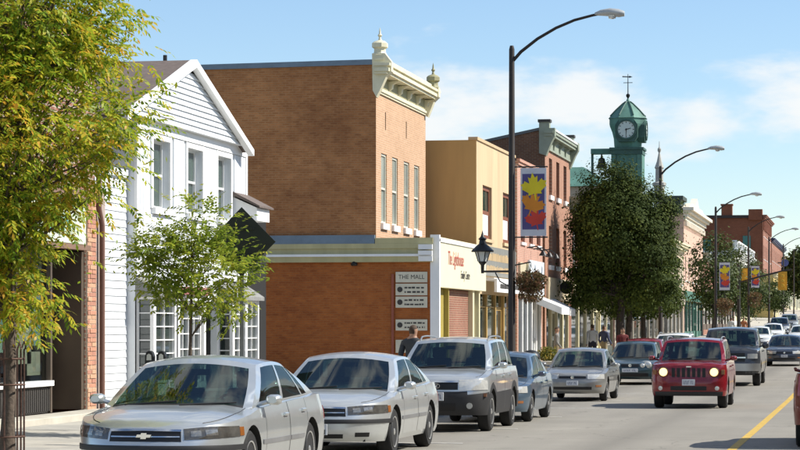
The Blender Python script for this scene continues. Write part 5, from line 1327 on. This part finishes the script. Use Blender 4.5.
def banner(Y, X0, zc_, label):
    o = thing('banner', label, 'banner', (X0, Y, zc_), 0, 'leaf banners hung on the street lamps')
    m = fy(Y)
    q = MB(); q.mbox(m, X0, X0 + .70, zc_ - .92, zc_ + .92, -.006, .006); q.build('cloth', BW, o)
    q = MB(); q.mbox(m, X0 + .05, X0 + .65, zc_ - .74, zc_ + .76, -.012, .012); fl = q.build('printed_field', BFIELD, o)
    for li, ((dx, dz, s_, rot), mt) in enumerate(zip(((.37, .40, .40, .15), (.33, -.06, .38, -.35), (.42, -.46, .34, .2)), LEAFC)):
        c, s2 = math.cos(rot), math.sin(rot); q = MB()
        k = 0
        q.poly(m, [(X0 + dx + s_ * .92 * (a * c - b * s2), zc_ + dz + s_ * (a * s2 + b * c)) for a, b in MAPLE], -.020 + .003 * li, .020 - .003 * li); q.build('leaf_print', mt, fl)
    for dz in (-.95, .95):
        q = MB(); q.tube([(X0 - .26, Y, zc_ + dz), (X0 + .74, Y, zc_ + dz)], .018, 8); q.build('rod', BLACK, o)
    return o
banner(64.3, -9.06, 5.12, 'leaf banner beside the nearest street lamp, yellow, orange and red leaves'); banner(161.5, -9.36, 5.05, 'leaf banner on the lamp before the red brick block'); banner(206.5, -9.28, 5.9, 'small leaf banner farthest away, right of the white corniced building')
# lantern on a scrolled bracket
la = thing('lantern', 'black iron coach lantern on a bracket of the nearest street lamp', 'lantern', (-10.1, 64.3, 3.4))
q = MB(); q.tube([(-9.36, 64.3, 3.25), (-10.12, 64.3, 3.25)], .028, 8); q.tube([(-9.38, 64.3, 2.85), (-9.62, 64.3, 2.98), (-9.75, 64.3, 3.22)], .018, 6); q.build('bracket', BLACK, la, smooth=50)
q = MB(); q.lathe([(.04, 3.20), (.05, 3.42), (.10, 3.48), (.12, 3.52)], (-10.1, 64.3, 0), 10); q.build('base', BLACK, la, smooth=40)
q = MB(); q.lathe([(.115, 3.52), (.20, 3.80)], (-10.1, 64.3, 0), 6); q.build('lamp_glass', M('frosted_lamp_glass', (.55, .58, .55), .25, 0, .1, coat=.5), la)
q = MB()
for k in range(6):
    a = math.pi / 3 * k; q.tube([(-10.1 + .122 * math.cos(a), 64.3 + .122 * math.sin(a), 3.52), (-10.1 + .21 * math.cos(a), 64.3 + .21 * math.sin(a), 3.81)], .013, 5)
q.build('frame', BLACK, la)
q = MB(); q.lathe([(.30, 3.78), (.31, 3.81), (.17, 3.95), (.10, 4.0), (.085, 4.10), (.12, 4.13), (.05, 4.2), (.02, 4.3), (.004, 4.36)], (-10.1, 64.3, 0), 12); q.build('cap', BLACK, la, smooth=40)
def leaves(mb, c, rad, n, size, rn, asp=.5, droop=.3, shell_=.0):
    """leaf-shaped faces spread through an ellipsoid"""
    for _ in range(n):
        while True:
            x, y, z = rn.uniform(-1, 1), rn.uniform(-1, 1), rn.uniform(-1, 1); d = x * x + y * y + z * z
            if shell_ * shell_ < d < 1: break
        leaf(mb, (c[0] + x * rad[0], c[1] + y * rad[1], c[2] + z * rad[2]), size * rn.uniform(.6, 1.3), rn, asp, droop)
def leaf(mb, p, s, rn, asp=.5, droop=.3, out=None):
    """one leaf blade; with out given, the blade turns its face outwards and up as leaves on a crown do"""
    a = rn.uniform(0, 6.283); e = rn.uniform(-1.2, .9) - droop
    dx, dy, dz = math.cos(a) * math.cos(e), math.sin(a) * math.cos(e), math.sin(e)
    if out is not None:
        n = Vector((out[0] + rn.gauss(0, .38), out[1] + rn.gauss(0, .38), out[2] + .45 + rn.gauss(0, .38))).normalized()
        d = (Vector((dx, dy, dz - .5)) - n * n.dot(Vector((dx, dy, dz - .5))))
        d = d.normalized() if d.length > 1e-3 else n.orthogonal().normalized(); u = n.cross(d)
        dx, dy, dz = d; w = s * asp * .5; wx, wy, wz = u * w
    else:
        b = rn.uniform(0, 6.283)
        ux, uy, uz = -math.sin(a), math.cos(a), 0.0
        vx, vy, vz = dy * uz - dz * uy, dz * ux - dx * uz, dx * uy - dy * ux
        cb, sb = math.cos(b), math.sin(b); w = s * asp * .5
        wx, wy, wz = (ux * cb + vx * sb) * w, (uy * cb + vy * sb) * w, (uz * cb + vz * sb) * w
    k = len(mb.v); h = .45 * s
    mb.v += [(p[0], p[1], p[2]), (p[0] + dx * h + wx, p[1] + dy * h + wy, p[2] + dz * h + wz), (p[0] + dx * s, p[1] + dy * s, p[2] + dz * s), (p[0] + dx * h - wx, p[1] + dy * h - wy, p[2] + dz * h - wz)]
    mb.f.append((k, k + 1, k + 2, k + 3)); mb.m.append(0)
def spray(mb, tw, p, L_, size, rn, asp, outv, pairs=4, lift=-.25, sag=-.10):
    """compound leaf: pairs of leaflets along a drooping stalk with one at the tip"""
    d = Vector((outv[0] * .7 + rn.gauss(0, .6), outv[1] * .7 + rn.gauss(0, .6), outv[2] * .3 + rn.gauss(lift, .35))).normalized()
    side_ = d.cross(Vector((rn.gauss(0, .3), rn.gauss(0, .3), 1))).normalized(); n = side_.cross(d)
    q = Vector(p); st = L_ / pairs
    for k in range(pairs + 1):
        q = q + d * st; d = (d + Vector((0, 0, sag))).normalized()
        for sg in ((1, -1) if k < pairs else (0,)):
            ld = (d * (.75 if sg else 1) + side_ * sg * .8 + n * rn.gauss(0, .18) + Vector((0, 0, -.15))).normalized()
            w = ld.cross(n + Vector((rn.gauss(0, .2), rn.gauss(0, .2), 0))).normalized() * size * asp * .5; s = size * rn.uniform(.75, 1.15)
            i = len(mb.v); m_ = q + ld * s * .45 - Vector((0, 0, .004))
            mb.v += [tuple(q), tuple(m_ + w), tuple(q + ld * s - Vector((0, 0, .012))), tuple(m_ - w)]; mb.f.append((i, i + 1, i + 2, i + 3)); mb.m.append(0)
BASKETL = leaf_mat('basket_foliage', [(.05, .06, .02), (.13, .10, .04), (.20, .09, .05), (.10, .13, .04)], .25)
def basket(X, Y, z, xa, label, n=1500, s=1.0):
    o = thing('flower_basket', label, 'flower basket', (X, Y, z), 0, 'hanging flower baskets')
    q = MB(); q.lathe([(.05, z - .22 * s), (.17 * s, z - .14 * s), (.23 * s, z), (.22 * s, z)], (X, Y, 0), 12); q.build('pot', M('basket_pot', (.06, .045, .03), .9), o, smooth=50)
    q = MB(); q.tube([(xa, Y, z + .42 * s), (X, Y, z + .52 * s), (X, Y, z + .4 * s)], .02, 6)
    for k in range(3): a = 2.1 * k; q.tube([(X, Y, z + .42 * s), (X + .2 * s * math.cos(a), Y + .2 * s * math.sin(a), z)], .006, 4)
    q.build('hanger', BLACK, o)
    q = MB(); rn = random.Random(int(Y)); leaves(q, (X, Y, z + .02), (.44 * s, .4 * s, .30 * s), n, .085 * s, rn, .6); leaves(q, (X, Y, z - .28 * s), (.36 * s, .34 * s, .30 * s), n // 2, .08 * s, rn, .5, .8)
    q.build('foliage', BASKETL, o, fix=False)
basket(-8.78, 64.3, 2.98, -9.3, 'brownish flower basket hanging from the nearest street lamp'); basket(-9.0, 161.5, 3.2, -9.6, 'flower basket on the lamp before the red brick block', 700, 1.4); basket(-9.0, 206.5, 4.2, -9.5, 'farthest flower basket, in front of the ochre building', 500, 1.6)
# planter and litter bin on the pavement
pl = thing('planter', 'concrete planter of yellow flowers on the pavement beyond the blue-grey sedan', 'planter', (-10.3, 79.5, zs(79.5, -10.3)))
z0 = zs(79.5, -10.3); q = MB(); q.lathe([(.30, z0), (.36, z0 + .1), (.42, z0 + .55), (.46, z0 + .6), (.40, z0 + .62), (.36, z0 + .52)], (-10.3, 79.5, 0), 14); q.build('tub', KERBM, pl, smooth=40)
q = MB(); leaves(q, (-10.3, 79.5, z0 + .85), (.36, .36, .26), 700, .09, random.Random(4), .6); q.build('foliage', leaf_mat('planter_foliage', [(.05, .08, .02), (.14, .16, .03), (.26, .20, .04), (.40, .30, .05)], .3), pl, fix=False)
bn = thing('litter_bin', 'dark round litter bin with domed lid near the blue-grey sedan', 'bin', (-9.7, 71.0, zs(71, -9.7)))
z0 = zs(71, -9.7); q = MB(); q.lathe([(.24, z0), (.27, z0 + .05), (.27, z0 + .82), (.29, z0 + .85)], (-9.7, 71, 0), 16); q.build('drum', BLACK, bn, smooth=40)
q = MB(); q.lathe([(.29, z0 + .86), (.27, z0 + .95), (.16, z0 + 1.06), (.02, z0 + 1.09)], (-9.7, 71, 0), 16); q.build('lid', BLACK, bn, smooth=40)
# back of a diamond warning sign
ds = thing('warning_sign', 'dark back of a diamond warning sign behind the small tree', 'road sign', (-9.4, 35.9, zr(35.9) + .14))
SB = M('sign_back', (.030, .036, .026), .6, .2, .15)
q = MB(); q.poly(fy(35.9), [(-9.4, 2.54), (-8.86, 3.08), (-9.4, 3.62), (-9.94, 3.08)], 0, .006); q.build('panel', SB, ds)
q = MB(); q.box(-9.43, -9.37, 35.907, 35.96, .1, 3.55); q.build('post', GREY, ds)
for zz in (2.85, 3.27):
    q = MB(); q.box(-9.6, -9.2, 35.88, 35.897, zz, zz + .04); q.build('stiffener', SB, ds)
# two-headed parking meter
def meter(X, Y, label):
    z0 = zs(Y, X); o = thing('parking_meter', label, 'parking meter', (X, Y, z0), 0, 'parking meters on the pavement')
    q = MB(); q.lathe([(.07, z0), (.03, z0 + .03), (.028, z0 + 1.0)], (X, Y, 0), 10); q.build('post', GREY, o, smooth=40)
    q = MB(); q.tube([(X - .09, Y, z0 + 1.02), (X + .09, Y, z0 + 1.02)], .03, 8); q.build('yoke', BLACK, o)
    for s_ in (-1, 1):
        q = MB(); cx = X + s_ * .085
        q.poly(lambda a, b, d: (cx + a, Y + d, z0 + b), [(-.05, 1.03), (.05, 1.03), (.062, 1.16), (.062, 1.25), (.045, 1.31), (0, 1.33), (-.045, 1.31), (-.062, 1.25), (-.062, 1.16)], -.05, .05); h = q.build('meter_head', BLACK, o, bevel=.012)
        q = MB(); q.poly(lambda a, b, d: (cx + a, Y - .052 + d, z0 + b), [(-.035, 1.20), (.035, 1.20), (.03, 1.27), (0, 1.29), (-.03, 1.27)], -.004, 0); q.build('dial', LENS, h)
meter(-9.45, 31.5, 'two-headed parking meter behind the nearest silver sedan'); meter(-9.45, 52.5, 'two-headed parking meter behind the silver sport utility car')
# traffic signals on a mast arm
ts = thing('traffic_signal', 'yellow traffic signals on a mast arm over the far junction', 'traffic light', (-9.5, 190, zr(190)))
z0 = zr(190)
q = MB(); q.lathe([(.16, z0), (.12, z0 + 6.2)], (-9.5, 190, 0), 10); q.build('pole', POLE, ts)
q = MB(); q.tube([(-9.5, 190, z0 + 4.7), (-8, 190, z0 + 5.1), (-6, 190, z0 + 5.6), (-5.4, 190, z0 + 5.7)], .07, 8); q.build('mast_arm', POLE, ts)
SIGY = M('signal_yellow', (.58, .32, .02), .5)
for X, zc_, k in ((-9.05, 5.3, .75), (-6.1, 4.8, 1.1)):
    q = MB(); q.box(X - .17 * k, X + .17 * k, 189.75, 189.95, z0 + zc_ - .52 * k, z0 + zc_ + .52 * k); q.box(X - .32 * k, X + .32 * k, 189.95, 189.97, z0 + zc_ - .66 * k, z0 + zc_ + .66 * k); h = q.build('signal_head', SIGY, ts)
    for j in (-1, 0, 1):
        q = MB(); q.lathe([(.11 * k, 189.6), (.12 * k, 189.752), (.01, 189.752)], (X, 0, z0 + zc_ + .33 * k * j), 12, 'y'); q.build('visor', SIGY, h)

# ---------------------------------------------------------------- trees
BARK = M('bark_grey_brown', (.10, .075, .055), .9, 0, .3, 14, bump=.5, bscale=30)
BARKD = M('bark_dark', (.045, .035, .028), .95, 0, .3, 8, bump=.4, bscale=20)
ASH = leaf_mat('ash_leaves', [(.05, .10, .012), (.14, .24, .022), (.34, .42, .032), (.54, .49, .045), (.62, .33, .04)], .5, .42, .7, 1.1)
YOUNG = leaf_mat('young_leaves', [(.08, .13, .018), (.20, .28, .03), (.36, .40, .045), (.50, .44, .06)], .5)
MAPL = leaf_mat('maple_leaves', [(.018, .032, .006), (.044, .066, .011), (.10, .122, .018), (.20, .195, .028)], .22, .75, .3, .9)
FART = leaf_mat('far_tree_leaves', [(.025, .045, .012), (.06, .085, .02), (.11, .13, .03)], .25)
def tree(name, label, X, Y, base_h, th, r0, lobes, nclus, nleaf, size, lm_, bark, seed, asp=.45, clus_r=.45, lean=(0, 0), droop=.3, group=None, limb=.3, stretch=1.0, compound=0, outward=False, lift=-.25, sag=-.10):
    """trunk and limbs reach out to many small clusters; leaves sit round each cluster"""
    rn = random.Random(seed); zb_ = zs(Y, X)
    o = thing(name, label, 'tree', (X, Y, zb_), 0, group)
    tops = []; n = 7
    for i in range(n + 1):
        t_ = i / n; tops.append(Vector((X + lean[0] * t_ + rn.uniform(-.3, .3) * r0 * (t_ > 0), Y + lean[1] * t_ + rn.uniform(-.3, .3) * r0, zb_ - .05 + th * t_)))
    b = MB(); b.tube(tops, [r0 * (1.35 if i == 0 else 1) * (1 - .72 * i / n) for i in range(n + 1)], 9)
    f = MB(); tw = MB()
    vol = [l[1][0] * l[1][1] * l[1][2] for l in lobes]
    for k in range(nclus):
        c, rd = rn.choices(lobes, vol)[0]
        while True:
            v = Vector((rn.uniform(-1, 1), rn.uniform(-1, 1), rn.uniform(-1, 1)))
            if .12 < v.length < 1: break
        v = v.normalized() * (v.length ** .55)
        p = Vector((X + c[0] + v.x * rd[0], Y + c[1] + v.y * rd[1], zb_ + c[2] + v.z * rd[2]))
        kr = rn.uniform(.7, 1.35)
        # limb from the trunk to the cluster
        cand = [q for q in tops if q.z < p.z + .1 and q.z > zb_ + base_h * .8] or [tops[-2]]
        q0 = min(cand, key=lambda q: abs((p.z - q.z) - .75 * math.hypot(p.x - q.x, p.y - q.y)))
        mid = q0.lerp(p, .5) + Vector((rn.uniform(-.1, .1), rn.uniform(-.1, .1), rn.uniform(-.02, .16))) * (p - q0).length
        if rn.random() < limb: b.tube([q0, mid, p], [r0 * .30 * min(1, (p - q0).length), r0 * .16, r0 * .05], 5, cap=False)
        else: tw.tube([mid, p], [r0 * .07, r0 * .03], 3, cap=False)
        for _ in range(compound):
            w = Vector((rn.gauss(0, 1), rn.gauss(0, 1), rn.gauss(0, .8))) * clus_r * .5
            spray(f, tw, p + w, size * rn.uniform(1.7, 2.6), size, rn, asp, (v + w).normalized(), 4, lift, sag)
        for _ in range(nleaf):
            w = Vector((rn.gauss(0, 1), rn.gauss(0, 1), rn.gauss(0, .8) * stretch)) * clus_r * kr * .55
            leaf(f, p + w, size * rn.uniform(.55, 1.3), rn, asp, droop, (v * .7 + w.normalized() * .6) if outward else None)
    b.build('trunk', bark, o, smooth=60, fix=False)
    tw.build('twigs', bark, o, fix=False)['kind'] = 'stuff'
    f.build('crown', lm_, o, fix=False)
    return o
TREEG = 'trees along the pavement'
t1 = tree('street_tree', 'yellowing ash at the left edge with a metal guard round its trunk', -9.75, 26.5, 1.6, 4.4, .085,
     [((-.25, 0, 4.1), (1.7, 1.6, 1.55)), ((.45, .2, 4.9), (.85, .9, .85)), ((-1.0, 0, 3.2), (1.5, 1.3, 1.4)), ((-.45, 0, 2.7), (.95, 1.0, 1.1)), ((.35, 0, 2.05), (.5, .6, .45)), ((-.2, 0, 5.3), (1.5, 1.4, .9)), ((.95, 0, 4.0), (.65, .7, .5))],
     620, 10, .085, ASH, BARK, 3, .40, .40, (.15, 0), .35, TREEG, .25, compound=12, lift=-.1, sag=-.07)
t2 = tree('street_tree', 'small young green tree behind the nearest silver sedan', -9.85, 34.4, 1.5, 2.7, .042,
     [((.15, 0, 2.5), (.75, .7, .6)), ((-.5, 0, 2.75), (.5, .5, .38)), ((.55, 0, 2.25), (.42, .45, .45)), ((.2, 0, 3.1), (.42, .4, .42)), ((-.55, 0, 2.3), (.3, .3, .25)), ((.55, 0, 2.75), (.35, .4, .3))], 135, 6, .078, YOUNG, BARK, 8, .48, .26, (.1, 0), .3, TREEG, .35, compound=7, lift=.15, sag=-.05)
t3 = tree('maple_tree', 'large dark maple filling the middle of the street front', -10.7, 108, 2.6, 7.2, .24,
     [((0, 0, 6.0), (2.2, 2.3, 2.2)), ((-.3, 0, 7.8), (1.4, 1.5, 1.2)), ((1.2, -.3, 4.6), (1.45, 1.5, 1.4)), ((-1.2, 0, 4.6), (1.2, 1.3, 1.3)), ((1.0, 0, 6.6), (1.5, 1.4, 1.3)), ((-.9, .3, 3.2), (1.5, 1.4, 1.0)), ((1.3, 0, 3.3), (1.3, 1.3, .9)), ((-.9, 0, 6.6), (1.2, 1.2, 1.0))],
     360, 250, .115, MAPL, BARKD, 21, .8, .46, (.1, 0), .3, TREEG, .25, outward=True)
tree('maple_tree', 'second maple merging with the right side of the large one', -11.5, 121, 2.4, 6.2, .2, [((0, 0, 5.4), (2.2, 2.2, 2.2)), ((.3, 0, 3.6), (2.0, 2.0, 1.3)), ((-.5, 0, 3.4), (1.8, 1.8, 1.2))], 240, 100, .16, MAPL, BARKD, 22, .8, .5, (0, 0), .3, TREEG, .1, outward=True)
tree('maple_tree', 'lower maple showing beneath the crown of the large one', -11.9, 133, 2.2, 5.2, .18, [((0, 0, 4.4), (2.1, 2.1, 1.9)), ((.3, 0, 3.2), (2.0, 2.0, 1.1))], 180, 90, .17, MAPL, BARKD, 23, .8, .5, (0, 0), .3, TREEG, .1, outward=True)
for k, (X, Y, h, lab) in enumerate(((-10.4, 172, 8.6, 'small green tree right of the ornate pink stone block'), (-10.5, 210, 8.2, 'bushy green tree below the white corniced building'), (-10.6, 232, 6.6, 'tree before the dark shops beyond the traffic signals'), (-10.6, 300, 5.2, 'far tree in front of the ochre building'))):
    tree('street_tree', lab, X, Y, 2.2, h * .8, .12, [((0, 0, h * .62), (1.75, 1.7, h * .32)), ((.3, 0, h * .45), (1.4, 1.4, h * .25))], 130, 44, .20, FART, BARKD, 40 + k, .75, .55, (0, 0), .3, TREEG, .12, outward=True)
for k, (X, Y, h, w, lab) in enumerate(((-10.2, 420, 11, 4.0, 'dark far tree under the blue oval sign'), (-8.5, 470, 10, 4.0, 'far tree closing the view at the right edge'), (-11, 520, 13, 5.0, 'tall far tree behind the last shops'))):
    tree('far_tree', lab, X, Y, 3, h * .7, .25, [((0, 0, h * .6), (w, w, h * .36))], 130, 26, .6, FART, BARKD, 60 + k, .8, 1.2, (0, 0), .3, 'trees at the end of the street', .1)
# iron guard round the ash
gd = thing('tree_guard', 'rusty metal guard with hooped rods round the left tree', 'tree guard', (-9.75, 26.5, zs(26.5, -9.75)))
RUST = M('rusty_iron', (.10, .055, .04), .7, .4, .3, 20)
z0 = zs(26.5, -9.75); n = 8
for k in range(n):
    a = 2 * math.pi * k / n + .2; x, y = -9.75 + .20 * math.cos(a), 26.5 + .20 * math.sin(a); x2, y2 = -9.75 + .25 * math.cos(a), 26.5 + .25 * math.sin(a)
    q = MB(); q.tube([(x, y, z0), (x, y, z0 + 1.35), (x2, y2, z0 + 1.45), (x2 + .03 * math.cos(a), y2 + .03 * math.sin(a), z0 + 1.36)], .011, 6); q.build('rod', RUST, gd, smooth=50)
for zz in (.35, .95, 1.25):
    q = MB(); q.tube([(-9.75 + .205 * math.cos(a), 26.5 + .205 * math.sin(a), z0 + zz) for a in [2 * math.pi * i / 20 for i in range(21)]], .012, 5); q.build('ring', RUST, gd, smooth=50)

# ---------------------------------------------------------------- people
SKIN = M('skin', (.34, .19, .12), .6, 0, .05); HAIR = M('brown_hair', (.06, .035, .02), .8); SHOE = M('dark_shoe', (.03, .025, .02), .6)
def person(label, X, Y, h, rz, top, legs, hair=HAIR, seed=1, stride=.12, armbend=.15):
    z0 = zs(Y, X); o = thing('person', label, 'person', (X, Y, z0), rz, 'people on the pavement')
    V = [((0, 0, .98), .17, .125), ((0, 0, 1.14), .165, .12), ((0, -.01, 1.30), .20, .13), ((0, 0, 1.44), .17, .11), ((0, -.01, 1.52), .075, .075), ((0, -.025, 1.585), .085, .09), ((0, -.03, 1.66), .105, .125), ((0, -.015, 1.74), .09, .11), ((0, 0, 1.785), .045, .06)]
    E = [(i, i + 1) for i in range(8)]; lab = ['t', 't', 't', 't', 's', 's', 's', 'h', 'h']
    for sg in (1, -1):
        k = len(V); st_ = stride * sg
        V += [((sg * .10, 0, .86), .11, .115), ((sg * .10, -st_ * .7 - .02, .50), .08, .085), ((sg * .105, -st_ * .3 + .02, .28), .058, .062), ((sg * .105, st_ * -.6 + (.05 if st_ < 0 else 0), .09), .042, .045), ((sg * .12, -st_ * .6 - .14, .04), .042, .036)]
        E += [(0, k), (k, k + 1), (k + 1, k + 2), (k + 2, k + 3), (k + 3, k + 4)]; lab += ['l', 'l', 'l', 'l', 'f']
        k = len(V)
        V += [((sg * .21, 0, 1.40), .08, .08), ((sg * .25, .03 + st_ * .5, 1.13), .062, .062), ((sg * .25, -armbend + st_ * .8, .92), .048, .048), ((sg * .265, -armbend - .04 + st_ * .9, .84), .030, .040), ((sg * .262, -armbend - .06 + st_ * .9, .76), .016, .028)]
        E += [(3, k), (k, k + 1), (k + 1, k + 2), (k + 2, k + 3), (k + 3, k + 4)]; lab += ['t', 't', 't', 's', 's']
    s_ = h / 1.80
    me = bpy.data.meshes.new('body'); me.from_pydata([Vector(v[0]) * s_ for v in V], E, [])
    ob = bpy.data.objects.new('body', me); COL.objects.link(ob)
    ob.modifiers.new('skin', 'SKIN').use_smooth_shade = True
    for i, d in enumerate(me.skin_vertices[0].data): d.radius = (V[i][1] * s_, V[i][2] * s_); d.use_root = (i == 0)
    ob.modifiers.new('sub', 'SUBSURF').levels = 1
    nm = bpy.data.meshes.new_from_object(ob.evaluated_get(bpy.context.evaluated_depsgraph_get()))
    bpy.data.objects.remove(ob)
    nm.materials.clear()
    for mt in (top, legs, SKIN, hair, SHOE): nm.materials.append(mt)
    key = {'t': 0, 'l': 1, 's': 2, 'h': 3, 'f': 4}
    P = [Vector(v[0]) * s_ for v in V]
    for f in nm.polygons:
        c = f.center; i = min(range(len(P)), key=lambda j: (P[j] - c).length); k = lab[i]
        if k == 't' and c.z < .97 * s_ and abs(c.x) < .2: k = 'l'
        if k == 's' and c.z < 1.50 * s_ and c.z > 1.0 * s_: k = 't'
        if k == 's' and c.z > 1.6 * s_ and c.y > .02 * s_: k = 'h'
        f.material_index = key[k]
    body_ = bpy.data.objects.new('body', nm); COL.objects.link(body_); body_.parent = o
    return o
JK = M('charcoal_jacket', (.035, .04, .045), .9); WS = M('white_shirt', (.50, .50, .47), .9); DT = M('dark_trousers', (.03, .03, .04), .9); KH = M('khaki_trousers', (.25, .20, .12), .9); OR = M('orange_shirt', (.36, .13, .05), .9); PK = M('navy_shirt', (.05, .06, .12), .9); RD = M('dark_red_shirt', (.12, .02, .02), .9); BE = M('grey_top', (.20, .19, .17), .9)
person('person in charcoal jacket walking past the directory boards', -9.35, 50.0, 1.80, R(165), JK, DT, seed=1)
person('person in white shirt and dark trousers left of the maple trunk', -12.0, 108.5, 1.78, R(200), WS, DT, seed=2)
person('person in navy shirt and khaki trousers beside the maple trunk', -11.8, 111.5, 1.72, R(150), PK, KH, seed=3)
person('person in dark red shirt right of the maple trunk', -9.9, 101.0, 1.70, R(20), RD, DT, seed=4)
person('person in grey top standing by the shops behind the lamp', -12.2, 97.0, 1.7, R(100), BE, KH, seed=5, stride=.03)
person('person in orange shirt near the far junction', -9.4, 196, 1.75, R(0), OR, KH, seed=6)
person('person in white shirt near the far junction', -10.3, 194, 1.75, R(180), WS, DT, seed=7)
